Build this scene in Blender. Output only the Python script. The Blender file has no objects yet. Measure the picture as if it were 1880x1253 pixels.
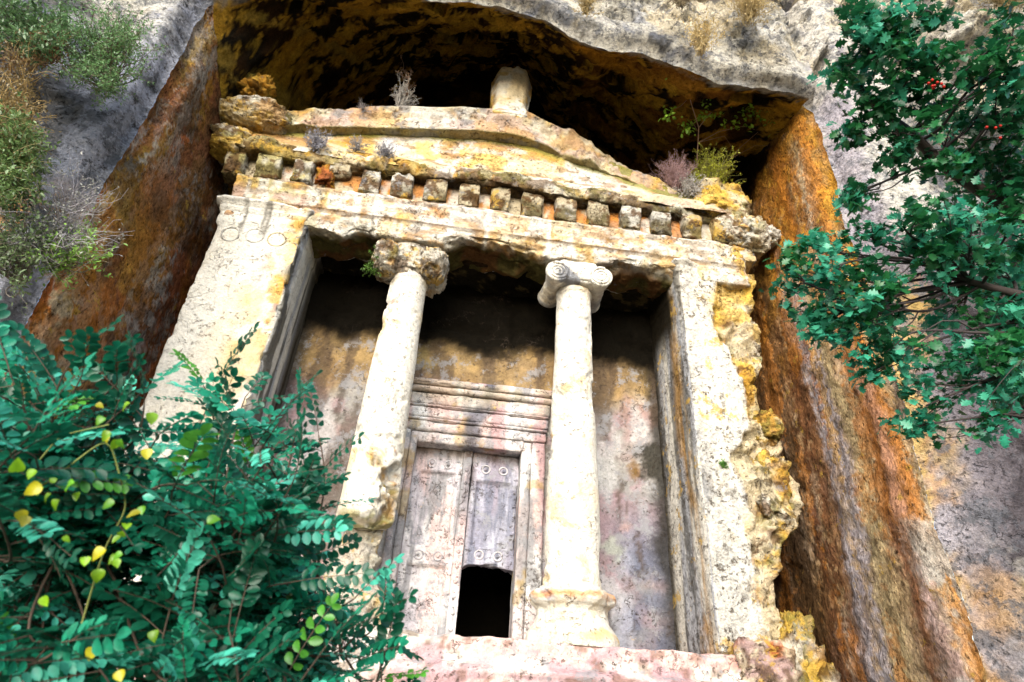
import bpy, math, random
import numpy as np
from mathutils import Vector, Matrix

# ------------------------------------------------------------------ camera, light, exposure
scene = bpy.context.scene
W0, H0 = 1880.0, 1253.0
FPX = 1075.05
RIGHT = np.array([0.98877768, -0.13763127, 0.05810614])
FWD = np.array([0.08841645, 0.85262645, 0.5149861])
UP = np.array([-0.12042103, -0.50406921, 0.85522687])
CAM = np.array([4.509, -8.495, -0.606])
cd = bpy.data.cameras.new('camera'); cam = bpy.data.objects.new('camera', cd)
scene.collection.objects.link(cam); scene.camera = cam
cd.sensor_width = 36.0; cd.lens = FPX / W0 * 36.0
cd.clip_start = 0.05; cd.clip_end = 2000
cam.matrix_world = Matrix(((RIGHT[0], UP[0], -FWD[0], CAM[0]), (RIGHT[1], UP[1], -FWD[1], CAM[1]),
                           (RIGHT[2], UP[2], -FWD[2], CAM[2]), (0, 0, 0, 1)))
cd.dof.use_dof = True; cd.dof.focus_distance = 9.0; cd.dof.aperture_fstop = 4.0

SUN_EL, SUN_AZ = math.radians(25), math.radians(-18)      # azimuth measured from -Y (behind the camera) towards +X
sdir = Vector((math.cos(SUN_EL) * math.sin(SUN_AZ), -math.cos(SUN_EL) * math.cos(SUN_AZ), math.sin(SUN_EL)))
sl = bpy.data.lights.new('sun', 'SUN'); so = bpy.data.objects.new('sun', sl); scene.collection.objects.link(so)
sl.energy = 2.9; sl.angle = math.radians(52); sl.color = (1.0, 0.95, 0.86)
so.rotation_euler = sdir.to_track_quat('Z', 'Y').to_euler(); so.location = (0, -20, 20)
w = bpy.data.worlds.new('World'); scene.world = w; w.use_nodes = True
nt = w.node_tree; bg = nt.nodes['Background']; sky = nt.nodes.new('ShaderNodeTexSky')
sky.sky_type = 'NISHITA'; sky.sun_disc = False; sky.sun_elevation = SUN_EL
sky.sun_rotation = math.atan2(sdir.x, sdir.y)
nt.links.new(sky.outputs[0], bg.inputs[0]); bg.inputs[1].default_value = 0.15
scene.view_settings.view_transform = 'Standard'; scene.view_settings.look = 'None'
scene.view_settings.exposure = 1.48; scene.view_settings.gamma = 1.0
scene.render.engine = 'CYCLES'

# ------------------------------------------------------------------ numeric helpers
rng = np.random.RandomState(11)
_perm = rng.permutation(256).astype(np.int32); _perm = np.concatenate([_perm, _perm, _perm])
_val = rng.rand(256).astype(np.float32)

def vnoise(P):
    P = P.astype(np.float32); I = np.floor(P).astype(np.int32); F = P - I
    F = F * F * F * (F * (F * 6 - 15) + 10)
    I &= 255
    x0 = I[:, 0]; x1 = (x0 + 1) & 255; y0 = I[:, 1]; y1 = (y0 + 1) & 255; z0 = I[:, 2]; z1 = (z0 + 1) & 255
    fx, fy, fz = F[:, 0], F[:, 1], F[:, 2]
    px0 = _perm[x0]; px1 = _perm[x1]
    a = _perm[px0 + y0]; b = _perm[px1 + y0]; c = _perm[px0 + y1]; d = _perm[px1 + y1]
    def L(z):
        va, vb, vc, vd = _val[_perm[a + z]], _val[_perm[b + z]], _val[_perm[c + z]], _val[_perm[d + z]]
        u = va + (vb - va) * fx; v = vc + (vd - vc) * fx
        return u + (v - u) * fy
    u = L(z0); v = L(z1)
    return u + (v - u) * fz

def fbm(P, f=1.0, octv=4, seed=0, gain=0.55):
    """about 0..1, mean 0.5"""
    Q = np.asarray(P, np.float64) * np.asarray(f) + seed * 13.71 + 100.0
    s = 0; a = 1.0; t = 0
    for _ in range(octv):
        s = s + a * vnoise(Q); t += a; a *= gain; Q = Q * 2.03 + 7.7
    return (s / t - 0.5) * 1.25 + 0.5

def ridge(P, f=1.0, octv=4, seed=0):
    Q = np.asarray(P, np.float64) * np.asarray(f) + seed * 9.13 + 100.0
    s = 0; a = 1.0; t = 0
    for _ in range(octv):
        s = s + a * (1 - np.abs(vnoise(Q) * 2 - 1)); t += a; a *= .5; Q = Q * 2.07 + 3.3
    return s / t

def facets(P, f=1.0, seed=0, tilt=.8):
    """angular relief: every cell of a jittered lattice is its own tilted plane (about -1..1)"""
    Q = np.asarray(P, np.float64) * np.asarray(f) + seed * 7.31 + 100.0
    Q = Q + np.stack([vnoise(Q * 1.7 + k * 9.1) - .5 for k in range(3)], 1) * .5
    I = np.floor(Q).astype(np.int32); best = np.full(len(Q), 1e9); h = np.zeros(len(Q))
    for dx in (-1, 0, 1):
        for dy in (-1, 0, 1):
            for dz in (-1, 0, 1):
                J = I + np.array([dx, dy, dz]); k = _perm[_perm[_perm[J[:, 0] & 255] + (J[:, 1] & 255)] + (J[:, 2] & 255)]
                c = np.stack([_val[k], _val[_perm[k + 7]], _val[_perm[k + 31]]], 1); d = Q - J - c; r = (d * d).sum(1)
                t = np.stack([_val[_perm[k + 57]], _val[_perm[k + 91]], _val[_perm[k + 113]]], 1) - .5
                m = r < best; best[m] = r[m]; h[m] = ((_val[_perm[k + 141]] - .5) + (t * d).sum(1) * tilt * 2)[m]
    return h * 1.4

def smooth(v, lo, hi):
    t = np.clip((v - lo) / (hi - lo), 0, 1); return t * t * (3 - 2 * t)
def mix(a, b, t):
    a = np.asarray(a, float); b = np.asarray(b, float)
    if a.ndim == 1: a = a[None]
    if b.ndim == 1: b = b[None]
    return a + (b - a) * np.clip(t, 0, 1)[:, None]
def jit(P, a=.05, f=9., seed=600):
    return P + np.stack([(fbm(P, f, 3, seed + k, .8) - .5) * 2 * a for k in range(3)], 1)
def lay(c, P, colr, f=1.0, lo=.5, hi=.6, seed=0, wgt=1.0, octv=4):
    return mix(c, colr, smooth(fbm(P, f, octv, seed), lo, hi) * wgt)
def interp(x, pts):
    p = np.array(sorted(pts)); return np.interp(x, p[:, 0], p[:, 1])

def ray(u, v):
    return RIGHT * (u - 940) / FPX + FWD - UP * (v - 626.5) / FPX
def at(u, v, Y):
    """point of the photograph on the vertical plane y=Y"""
    r = ray(u, v); return CAM + r * (Y - CAM[1]) / r[1]
def atx(u, v, X):
    r = ray(u, v); return CAM + r * (X - CAM[0]) / r[0]
def atd(u, v, d):
    r = ray(u, v); return CAM + r / np.linalg.norm(r) * d

WHITE = np.array([.68, .64, .56]); CREAM = np.array([.62, .52, .35]); YELLOW = np.array([.62, .40, .08])
OCHRE = np.array([.46, .23, .035]); ORANGE = np.array([.52, .19, .03]); RUST = np.array([.27, .085, .03])
BROWN = np.array([.11, .055, .022]); SOOT_SHADE = np.array([.010, .008, .005]); GREY = np.array([.34, .34, .35])
BLUEGREY = np.array([.26, .28, .34]); PINK = np.array([.56, .38, .34]); MAUVE = np.array([.36, .22, .24])
MOSS = np.array([.16, .15, .035]); DARK = np.array([.05, .045, .035]); STONE = np.array([.52, .48, .42])

# ------------------------------------------------------------------ object helpers
col = scene.collection
def make_mesh(name, V, F, colr=None, mat=None, parent=None, smooth_sh=True, extra=None):
    me = bpy.data.meshes.new(name)
    V = np.asarray(V, np.float32)
    base = np.array(parent['base'] if parent is not None and 'base' in parent else (0, 0, 0), np.float32) if parent is not None else np.zeros(3, np.float32)
    V = V - base
    F = np.asarray(F, np.int32); n = F.shape[1]
    me.vertices.add(len(V)); me.vertices.foreach_set('co', V.ravel())
    me.loops.add(F.size); me.loops.foreach_set('vertex_index', F.ravel())
    me.polygons.add(len(F)); me.polygons.foreach_set('loop_start', np.arange(0, F.size, n, dtype=np.int32))
    me.polygons.foreach_set('loop_total', np.full(len(F), n, np.int32))
    me.polygons.foreach_set('use_smooth', np.full(len(F), smooth_sh))
    me.update(calc_edges=True)
    if colr is not None:
        at_ = me.attributes.new('tint', 'FLOAT_COLOR', 'POINT')
        c = np.ones((len(V), 4), np.float32); c[:, :3] = np.clip(colr, 0, 1); at_.data.foreach_set('color', c.ravel())
    me.validate()
    if mat: me.materials.append(mat)
    o = bpy.data.objects.new(name, me); col.objects.link(o)
    if parent is not None: o.parent = root_link(parent)
    return o
def root_link(p): return p
BASES = {}
def thing(name, label, cat, loc=(0, 0, 0), group=None):
    o = bpy.data.objects.new(name, None); col.objects.link(o); o.location = loc
    o.empty_display_size = .2
    o['label'] = label; o['category'] = cat
    if group: o['group'] = group
    o['base'] = [float(v) for v in loc]
    return o
def sub(o, parent):
    """make o's own children keep world coordinates: origin of a part is its thing's base"""
    o['base'] = list(parent['base']); return o
def tag(o, label=None, cat=None, group=None, kind=None):
    if label: o['label'] = label
    if cat: o['category'] = cat
    if group: o['group'] = group
    if kind: o['kind'] = kind
    return o

def gridfaces(n, m, wrap_u=False, wrap_v=False):
    """vertex (i,j) -> i*m+j"""
    i = np.arange(n if wrap_u else n - 1); j = np.arange(m if wrap_v else m - 1)
    I, J = np.meshgrid(i, j, indexing='ij'); I1 = (I + 1) % n; J1 = (J + 1) % m
    return np.stack([I * m + J, I1 * m + J, I1 * m + J1, I * m + J1], -1).reshape(-1, 4)

def lattice(b, h):
    x0, x1, y0, y1, z0, z1 = b
    n = [max(2, int(round((q - p) / h))) for p, q in ((x0, x1), (y0, y1), (z0, z1))]
    sh = (n[0] + 1, n[1] + 1, n[2] + 1)
    m = np.zeros(sh, bool); m[0] = m[-1] = True; m[:, 0] = m[:, -1] = True; m[:, :, 0] = m[:, :, -1] = True
    ids = np.full(sh, -1, np.int64); ids[m] = np.arange(m.sum())
    I = np.argwhere(m)
    P = np.stack([x0 + (x1 - x0) * I[:, 0] / n[0], y0 + (y1 - y0) * I[:, 1] / n[1], z0 + (z1 - z0) * I[:, 2] / n[2]], 1)
    Fs = []
    def q(A, flip):
        a, b_, c, d = A[:-1, :-1], A[1:, :-1], A[1:, 1:], A[:-1, 1:]
        f = np.stack([a, b_, c, d] if not flip else [a, d, c, b_], -1).reshape(-1, 4); Fs.append(f)
    q(ids[0], True); q(ids[-1], False)            # x faces
    q(ids[:, 0], False); q(ids[:, -1], True)      # y faces
    q(ids[:, :, 0], True); q(ids[:, :, -1], False)
    return P, np.concatenate(Fs)

def block(name, b, parent, mat, colf, h=.04, r=.015, amp=.012, f=3.0, chip=.05, chipf=2.5, chipw=.08, deform=None, seed=0, wear=None, late=None):
    """stone block: rounded, weathered, with chipped edges"""
    P, F = lattice(b, h)
    lo = np.array([b[0], b[2], b[4]]); hi = np.array([b[1], b[3], b[5]])
    q = np.clip(P, lo + r, hi - r); d = P - q; ln = np.linalg.norm(d, axis=1, keepdims=True) + 1e-9
    N = d / ln; P1 = q + N * r
    dist = np.sort(np.minimum(P - lo, hi - P), axis=1)
    e = np.exp(-dist[:, 1] / chipw)
    wr = 1.0 if wear is None else wear(P)
    n1 = fbm(P, f, 5, seed) - .5; n2 = smooth(fbm(P, chipf, 4, seed + 3), .42, .75)
    P1 = P1 + N * (n1 * 2 * amp * wr)[:, None] - N * (e * n2 * chip * wr)[:, None]
    if deform is not None: P1 = deform(P, P1, N)
    c = colf(P1, N)
    if late is not None: P1 = late(P1)
    return make_mesh(name, P1, F, c, mat, parent)

def lathe(name, axis_pts, prof, parent, mat, colf, nseg=96, nz=100, deform=None, axis='Z', caps=True):
    """prof: list of (t, r) ; axis_pts: (x, y, z) origin, along +axis"""
    pr = np.array(prof, float); s = np.concatenate([[0], np.cumsum(np.hypot(*np.diff(pr, axis=0).T))])
    ss = np.linspace(0, s[-1], nz); T = np.interp(ss, s, pr[:, 0]); Rr = np.interp(ss, s, pr[:, 1])
    A = np.linspace(0, 2 * np.pi, nseg, endpoint=False)
    TT, AA = np.meshgrid(T, A, indexing='ij'); RR = np.repeat(Rr[:, None], nseg, 1)
    ca, sa = np.cos(AA), np.sin(AA); z0 = np.zeros_like(ca)
    if axis == 'Z': N = np.stack([ca, sa, z0], -1); P = N * RR[..., None] + np.stack([z0, z0, TT], -1)
    elif axis == 'Y': N = np.stack([ca, z0, sa], -1); P = N * RR[..., None] + np.stack([z0, TT, z0], -1)
    P = P.reshape(-1, 3) + np.array(axis_pts); N = N.reshape(-1, 3)
    F = gridfaces(nz, nseg, False, True)
    if axis == 'Z': F = F[:, ::-1]
    P1 = P.copy()
    if deform is not None: P1 = deform(P, P1, N, TT.ravel())
    if caps:
        c0 = P1[:nseg].mean(0); c1 = P1[-nseg:].mean(0); k = len(P1)
        P1 = np.vstack([P1, c0, c1]); N = np.vstack([N, N[0], N[0]])
        j = np.arange(nseg); j1 = (j + 1) % nseg
        # caps as quads with a repeated centre are not allowed: pair segments
        je = np.arange(0, nseg, 2)
        f0 = np.stack([np.full(len(je), k), je, (je + 1) % nseg, (je + 2) % nseg], 1)
        o_ = (nz - 1) * nseg
        f1 = np.stack([np.full(len(je), k + 1), o_ + (je + 2) % nseg, o_ + (je + 1) % nseg, o_ + je], 1)
        F = np.vstack([F, f0, f1])
    return make_mesh(name, P1, F, colf(P1, N), mat, parent)

# ------------------------------------------------------------------ materials
def nd(nt, t, **k):
    n = nt.nodes.new(t)
    for a, v in k.items(): setattr(n, a, v)
    return n
def rock_mat(name, grain=.35, bump=.5, bdist=.03, yel=.30, dirt=.34, grey=.30, crack=.5, pit=.8, flake=1.0, ycol=(.55, .34, .06), dcol_=(.075, .045, .02), gcol=(.22, .22, .23), rot=0.0, stretch=(1, 1, 1), fscale=1.0, rough=.9):
    """limestone: the vertex tint carries the broad staining, the nodes add grain, lichen, dirt, cracks and pits"""
    m = bpy.data.materials.new(name); m.use_nodes = True; nt = m.node_tree; L = nt.links.new
    bs = nt.nodes['Principled BSDF']; bs.inputs['Roughness'].default_value = rough; bs.inputs['Specular IOR Level'].default_value = .04
    a = nd(nt, 'ShaderNodeAttribute'); a.attribute_name = 'tint'
    g = nd(nt, 'ShaderNodeNewGeometry'); mp = nd(nt, 'ShaderNodeMapping'); mp.inputs['Scale'].default_value = stretch; mp.inputs['Rotation'].default_value = (rot, 0, 0)
    L(g.outputs['Position'], mp.inputs[0]); pos = mp.outputs[0]
    def noise(sc, det=8, ro=.65, off=0, dist=0, src=None):
        n = nd(nt, 'ShaderNodeTexNoise'); n.inputs['Scale'].default_value = sc * fscale; n.inputs['Detail'].default_value = det; n.inputs['Roughness'].default_value = ro; n.inputs['Distortion'].default_value = dist
        v = nd(nt, 'ShaderNodeVectorMath', operation='ADD'); v.inputs[1].default_value = (off, off * 1.7, -off); L(src or g.outputs['Position'], v.inputs[0]); L(v.outputs[0], n.inputs['Vector']); return n.outputs[0]
    def rng_(x, a0, a1, b0=0.0, b1=1.0):
        r = nd(nt, 'ShaderNodeMapRange'); r.interpolation_type = 'SMOOTHSTEP' if (b0, b1) == (0.0, 1.0) else 'LINEAR'; L(x, r.inputs[0])
        for k, v in zip((1, 2, 3, 4), (a0, a1, b0, b1)): r.inputs[k].default_value = v
        return r.outputs[0]
    def mul(x, y, op='MULTIPLY'):
        n = nd(nt, 'ShaderNodeMath', operation=op); L(x, n.inputs[0])
        if isinstance(y, (int, float)): n.inputs[1].default_value = y
        else: L(y, n.inputs[1])
        return n.outputs[0]
    def mixc(f, A, B):
        n = nd(nt, 'ShaderNodeMix', data_type='RGBA'); L(f, n.inputs['Factor']); L(A, n.inputs['A'])
        if isinstance(B, tuple): n.inputs['B'].default_value = (*B, 1)
        else: L(B, n.inputs['B'])
        return n.outputs['Result']
    sx = nd(nt, 'ShaderNodeSeparateColor'); L(a.outputs['Color'], sx.inputs[0]); lum = rng_(sx.outputs[0], .03, .16)
    fine = noise(22, 5, .7, 3, 0, pos); mid = noise(6, 9, .7, 5, 0, pos); big = noise(1.3, 10, .7, 9)
    vmul = rng_(mul(mul(fine, .5), mul(mid, .5), 'ADD'), .36, .64, 1 - grain, 1 + grain * .6)
    vm = nd(nt, 'ShaderNodeVectorMath', operation='SCALE'); L(a.outputs['Color'], vm.inputs[0]); L(vmul, vm.inputs['Scale']); c = vm.outputs[0]
    if yel: c = mixc(mul(rng_(noise(2.2, 12, .72, 21), .80 - yel, .86 - yel), mul(lum, .75)), c, ycol)
    if grey: c = mixc(mul(rng_(noise(3.1, 12, .75, 33), .82 - grey, .90 - grey), mul(lum, .75)), c, gcol)
    dm = None
    if dirt:
        dm = mul(rng_(noise(4.5, 12, .78, 41), .80 - dirt * .6, .88 - dirt * .6), rng_(noise(.9, 5, .6, 47), .42, .62)); c = mixc(mul(mul(dm, .85), lum), c, dcol_)
    # cracks: thin level lines of a distorted noise
    cn = noise(1.7, 7, .62, 55, .35); cr = mul(mul(cn, .5, 'SUBTRACT'), 1.0); ab = nd(nt, 'ShaderNodeMath', operation='ABSOLUTE'); L(cr, ab.inputs[0])
    cm = mul(rng_(ab.outputs[0], .0065, .0015), rng_(noise(1.1, 4, .6, 61), .50, .60)); cm = mul(cm, crack); c = mixc(cm, c, tuple(v * .7 for v in dcol_))
    pn = noise(15, 5, .65, 71, 0, pos); pm = mul(rng_(pn, .62 - .05 * pit, .70 - .05 * pit), rng_(noise(2.0, 5, .6, 77), .40, .56)); pm = mul(pm, pit); c = mixc(mul(mul(pm, .8), lum), c, dcol_)
    # short level flaking marks
    fl = nd(nt, 'ShaderNodeMapping'); fl.inputs['Scale'].default_value = (5, 5, 13); L(g.outputs['Position'], fl.inputs[0])
    fm = mul(mul(rng_(noise(1.0, 8, .72, 83, .6, fl.outputs[0]), .62, .67), rng_(noise(1.6, 6, .65, 87), .46, .58)), flake); c = mixc(mul(mul(fm, .75), lum), c, tuple(v * 1.3 for v in dcol_)); pm = mul(pm, fm, 'ADD')
    L(c, bs.inputs['Base Color'])
    h = mul(mul(mid, 1.2), mul(fine, .45), 'ADD'); h = mul(h, mul(pm, .5), 'SUBTRACT'); h = mul(h, mul(cm, .5), 'SUBTRACT')
    if dm is not None: h = mul(h, mul(dm, .25), 'SUBTRACT')
    bp = nd(nt, 'ShaderNodeBump'); bp.inputs['Strength'].default_value = bump; bp.inputs['Distance'].default_value = bdist; L(h, bp.inputs['Height'])
    L(bp.outputs[0], bs.inputs['Normal'])
    return m
M_DRESS = rock_mat('dressed_limestone', .32, 1.0, .09, .18, .40, .22, .8, .8, flake=1.2, dcol_=(.11, .06, .022))
M_CLEAN = rock_mat('smooth_limestone', .24, .9, .07, .12, .32, .19, .45, .7, flake=.7, dcol_=(.13, .08, .04))
M_WALL = rock_mat('porch_plaster', .34, .7, .05, .16, .40, .30, .9, .9, dcol_=(.06, .045, .035))
M_ROUGH = rock_mat('eroded_limestone', .45, 1.0, .10, .24, .44, .24, .8, 1.0)
M_BLACK = rock_mat('chamber_rock', .4, .6, .05, 0, 0, 0, 0, 0)
M_CLIFF = rock_mat('cliff_limestone', .50, 1.0, .14, .12, .42, .32, .8, .9, dcol_=(.035, .032, .03), gcol=(.12, .125, .14))
M_CUT = rock_mat('chiselled_rock', .72, 1.0, .17, .20, .40, .16, .3, 1.0, dcol_=(.035, .018, .01), gcol=(.34, .30, .30), rot=.55, stretch=(1, 1, .5), fscale=1.5)
M_SOOT = rock_mat('sooty_rock', .6, 1.0, .12, .10, .3, 0, .5, .6, ycol=(.20, .12, .02), dcol_=(.006, .005, .004))
# ------------------------------------------------------------------ the cliff and the cut recess (setting)
XL, XR, YF = -.6, 10.7, -2.0
LIP = [(-.6, 9.7), (.3, 10.4), (1.5, 10.75), (3.57, 10.85), (4.6, 10.95), (5.39, 10.8), (6.1, 10.35), (6.8, 10.2), (7.4, 10.25), (8, 10.09), (8.9, 9.75), (9.8, 9.8), (10.7, 9.68)]
KR = [(-.6, -.6), (.5, .3), (2.5, .8), (5, .95), (7, .7), (9, .3), (10.7, .27)]
def vdisp(P, amp, f, seed=0, octv=5):
    return np.stack([(fbm(P, f, octv, seed + k) - .5) * 2 for k in range(3)], 1) * np.asarray(amp)
def surf(name, U, Vv, fn, colf, mat, dispf, flip=False):
    A, B = np.meshgrid(U, Vv, indexing='ij'); P = fn(A.ravel(), B.ravel())
    c = colf(P); P1 = P + dispf(P)
    F = gridfaces(len(U), len(Vv))
    if flip: F = F[:, ::-1]
    o = make_mesh(name, P1, F, c, mat); o['kind'] = 'structure'; return o

def facey(x, z):
    """relief of the outer cliff, away from the recess (metres towards the viewer)"""
    d = np.maximum(np.maximum(XL - .75 - x, x - XR - 1.0), 0); d = np.maximum(d, np.maximum(z - interp(np.clip(x, XL, XR), LIP) - .4, 0) * ((x > XL - .5) & (x < XR + .6)))
    k = smooth(d, 0, 1.2)
    P = np.stack([x, 0 * x, z], 1)
    big = (fbm(P, (.32, 1, .42), 3, 5) - .5) * 2.0 + facets(P, (.5, 1, .75), 5) * .38 + facets(P, (1.5, 1, 2.0), 6) * .14 + (fbm(P, 2.2, 5, 7, .6) - .5) * .35 + (fbm(P, (7, 1, 8), 4, 9, .7) - .5) * .16
    if len(x) > 1:
        a = at(40, 140, -2.4); b = at(245, 222, -2.2); zl = np.interp(x, [a[0], b[0]], [a[2], b[2]]) + (fbm(P, .9, 4, 11) - .5) * .5
        lf = smooth(x, -5.5, -4.2) * smooth(x, b[0] + .35, b[0])
        big = big + lf * (.55 * smooth(z, zl - .06, zl + .06) - .35 * smooth(z, zl - 1.2, zl) * smooth(z, zl + .05, zl - .05))
    return k * big
def wall_disp(P):
    a = smooth(np.maximum(XL - .7 - P[:, 0], P[:, 0] - XR - .9), 0, 1.5)
    up = smooth(P[:, 2] - interp(np.clip(P[:, 0], XL, XR), LIP), 0, 1.0) * (P[:, 1] < -1.7)
    k = np.maximum(a, up)[:, None]
    rel = np.zeros_like(P); rel[:, 1] = -facey(P[:, 0], P[:, 2]) * (P[:, 1] < -1.5)
    # where the front face is cut, grooves left by water run down the wall
    gr = (fbm(P, (1.3, 1.3, .10), 4, 31) - .5) * .09
    g = np.stack([gr * (np.abs(P[:, 0] - 5) > 5) * np.where(P[:, 0] < 5, 1, -1), 0 * gr, 0 * gr], 1) * (1 - k)
    e = np.stack([P[:, 0] * 0, P[:, 1] * 0, P[:, 2] * 0], 1)
    for X, sg in ((XL, -1), (XR, 1)):
        q = np.exp(-((P[:, 0] - X) ** 2 + (P[:, 1] + 1.9) ** 2) / .10) * (.10 + .22 * fbm(P, (1, 1, 1.3), 5, 33)); e[:, 0] += sg * q * .8; e[:, 1] += q
    return vdisp(P, .05, .8, 1, 3) + vdisp(P, .035, 4.2, 21, 5) * (1 + k * 1.2) + rel + g + e

STR = (2.2, 2.2, .16)
def col_left(P):
    P = jit(P, .16, 7)
    x, y, z = P.T
    c = mix(RUST * 2.0, BROWN * 3.2, smooth(fbm(P, (2, 1.6, .5), 4, 40), .4, .6))
    c = lay(c, P, OCHRE, (1.2, 1.6, .35), .52, .66, 41, .8)
    c = lay(c, P, np.array([.36, .16, .06]), 3.2, .5, .62, 42, .7)
    # pale and yellow water marks
    s = fbm(P, STR, 4, 43)
    c = mix(c, CREAM, smooth(s, .62, .7) * smooth(y, .6, -1.6) * .8)
    def streak(u0, v0, u1, v1, wd, colr, k):
        nonlocal c
        a = atx(u0, v0, XL); b = atx(u1, v1, XL)
        t = np.clip((z - a[2]) / (b[2] - a[2]), 0, 1); yc = a[1] + (b[1] - a[1]) * t
        inz = smooth(z, min(a[2], b[2]) - .3, min(a[2], b[2]) + .3) * smooth(z, max(a[2], b[2]) + .3, max(a[2], b[2]) - .3)
        dd = np.abs(y - yc + (fbm(P, 2.5, 3, 44) - .5) * .25) / wd
        c = mix(c, colr, smooth(dd, 1, .4) * inz * k)
    streak(300, 215, 262, 400, .12, WHITE * .85, .85)
    streak(285, 250, 240, 420, .25, YELLOW, .6)
    streak(403, 84, 370, 140, .10, STONE * .8, .9)
    streak(335, 350, 295, 450, .10, PINK * .8, .7)
    streak(250, 300, 165, 520, .35, OCHRE * 1.2, .7)
    c = lay(c, P, STONE * .85, (2.4, 2.4, .8), .54, .66, 145, .75, 6)
    c = mix(c, YELLOW * .8, smooth(fbm(P, (1.8, 1.8, .7), 5, 147), .58, .68) * smooth(y, .6, -.8) * .6)
    c = mix(c, np.array([.34, .12, .06]), smooth(fbm(P, (1.5, 1.5, .6), 5, 148), .48, .60) * .6)
    c = mix(c, STONE * 1.1, smooth(fbm(P, (5, 5, .5), 4, 149), .60, .68) * .6)
    c = mix(c, ORANGE * .8, smooth(fbm(P, 1.0, 5, 146), .46, .60) * smooth(z, 7.5, 5.5) * .7)
    c = mix(c, DARK, smooth(fbm(P, .9, 3, 45), .58, .68) * .5)
    # gold lichen low down near the outer edge, soot near the ceiling
    c = mix(c, YELLOW * .9, smooth(fbm(P, 1.4, 4, 46), .5, .62) * smooth(z, 6.2, 4.2) * smooth(y, .2, -1.5) * .7)
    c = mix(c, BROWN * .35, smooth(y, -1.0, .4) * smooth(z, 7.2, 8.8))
    return c
def col_right(P):
    P = jit(P, .15, 7)
    x, y, z = P.T
    c = mix(OCHRE * 1.7, np.array([.62, .37, .17]), smooth(fbm(P, 1.3, 3, 50), .4, .6))
    c = mix(c, mix(np.array([.52, .36, .22]), np.array([.58, .46, .36]), smooth(fbm(P, (1.6, 1.6, .5), 5, 151), .4, .6)), smooth(z + (fbm(P, 1, 3, 152) - .5) * 2, 6.2, 3.6) * .75)
    s = y + (fbm(P, (1, 1, .35), 3, 51) - .5) * .5            # bands running down the wall
    up = smooth(z, 6.5, 8.2)
    def band(y0, y1, colr, k, z0=-3, z1=20, soft=.18):
        nonlocal c
        m = smooth(s, y0 - soft, y0 + soft) * smooth(s, y1 + soft, y1 - soft) * smooth(z, z0 - .5, z0 + .5) * smooth(z, z1 + .5, z1 - .5)
        m = m * smooth(fbm(P, (3.5, 3.5, .25), 3, 52), .25, .5)
        c = mix(c, colr, m * k)
    band(.30, 2.7, BROWN * .8, .9, -3, 4.2, .25)  # shade of the narrow gap beside the tomb, put into the wall colour
    band(.15, 2.7, np.array([.20, .09, .03]), .7, 4.0, 8.2)
    band(-.05, .55, RUST * .7, .7, -3, 6.0)
    band(-.50, .02, np.array([.58, .51, .53]), .95, -3, 6.4, .1)
    band(-.22, -.12, np.array([.30, .24, .25]), .7, -3, 6.2, .05)
    band(-1.62, -1.50, CREAM * 1.1, .7, -3, 7.2, .05)
    band(-1.28, -1.18, np.array([.60, .50, .46]), .8, -3, 8.0, .05)
    band(-.05, .25, STONE * .75, .85, 5.3, 8.0, .08)
    band(-.72, -.52, CREAM * .95, .85, -3, 6.4, .06)
    band(-1.08, -.98, CREAM, .8, -3, 6.6, .05)
    band(-1.86, -1.76, CREAM * 1.0, .8, -3, 5, .06)
    band(-.85, -.5, YELLOW * .85, .35, -3, 6.5)
    band(-1.1, -.88, RUST * 1.1, .8, -3, 6.0, .08)
    band(-1.35, -1.1, PINK * 1.25, .8, -3, 7.4, .08)
    band(-1.6, -1.38, ORANGE, .75, 1.5, 7.6, .07)
    band(-2.2, -1.6, YELLOW * .8, .55, -3, 5)
    band(-1.5, -1.1, CREAM * .9, .75, 6.0, 9.2, .08)
    band(-.8, -.6, CREAM * .7, .85, 6.2, 8.4, .06)
    band(-1.9, -1.5, OCHRE, .6, 6.0, 9.6, .1)
    band(-1.1, .2, ORANGE * 1.05, .8, 7.0, 9.6)
    c = lay(c, P, BROWN, (6, 6, 2.2), .58, .68, 53, .4)
    c = lay(c, P, ORANGE * 1.1, (2.5, 2.5, .3), .58, .68, 54, .6)
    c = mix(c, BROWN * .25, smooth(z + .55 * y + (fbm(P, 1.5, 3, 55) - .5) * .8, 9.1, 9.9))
    c = mix(c, STONE * 1.05, smooth(y, -1.1, -1.5) * smooth(z, 2.4, 1.2) * smooth(fbm(P, 1.4, 5, 58), .40, .52) * .8)
    c = mix(c, np.array([.13, .11, .11]), smooth(y + (fbm(P, 1.0, 3, 56) - .5) * .9, -1.75, -2.0) * smooth(z, 6.0, 5.0) * smooth(z, 1.5, 2.5) * .8)  # edge of the trees' shadow, painted dark on the outer strip
    return c
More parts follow.
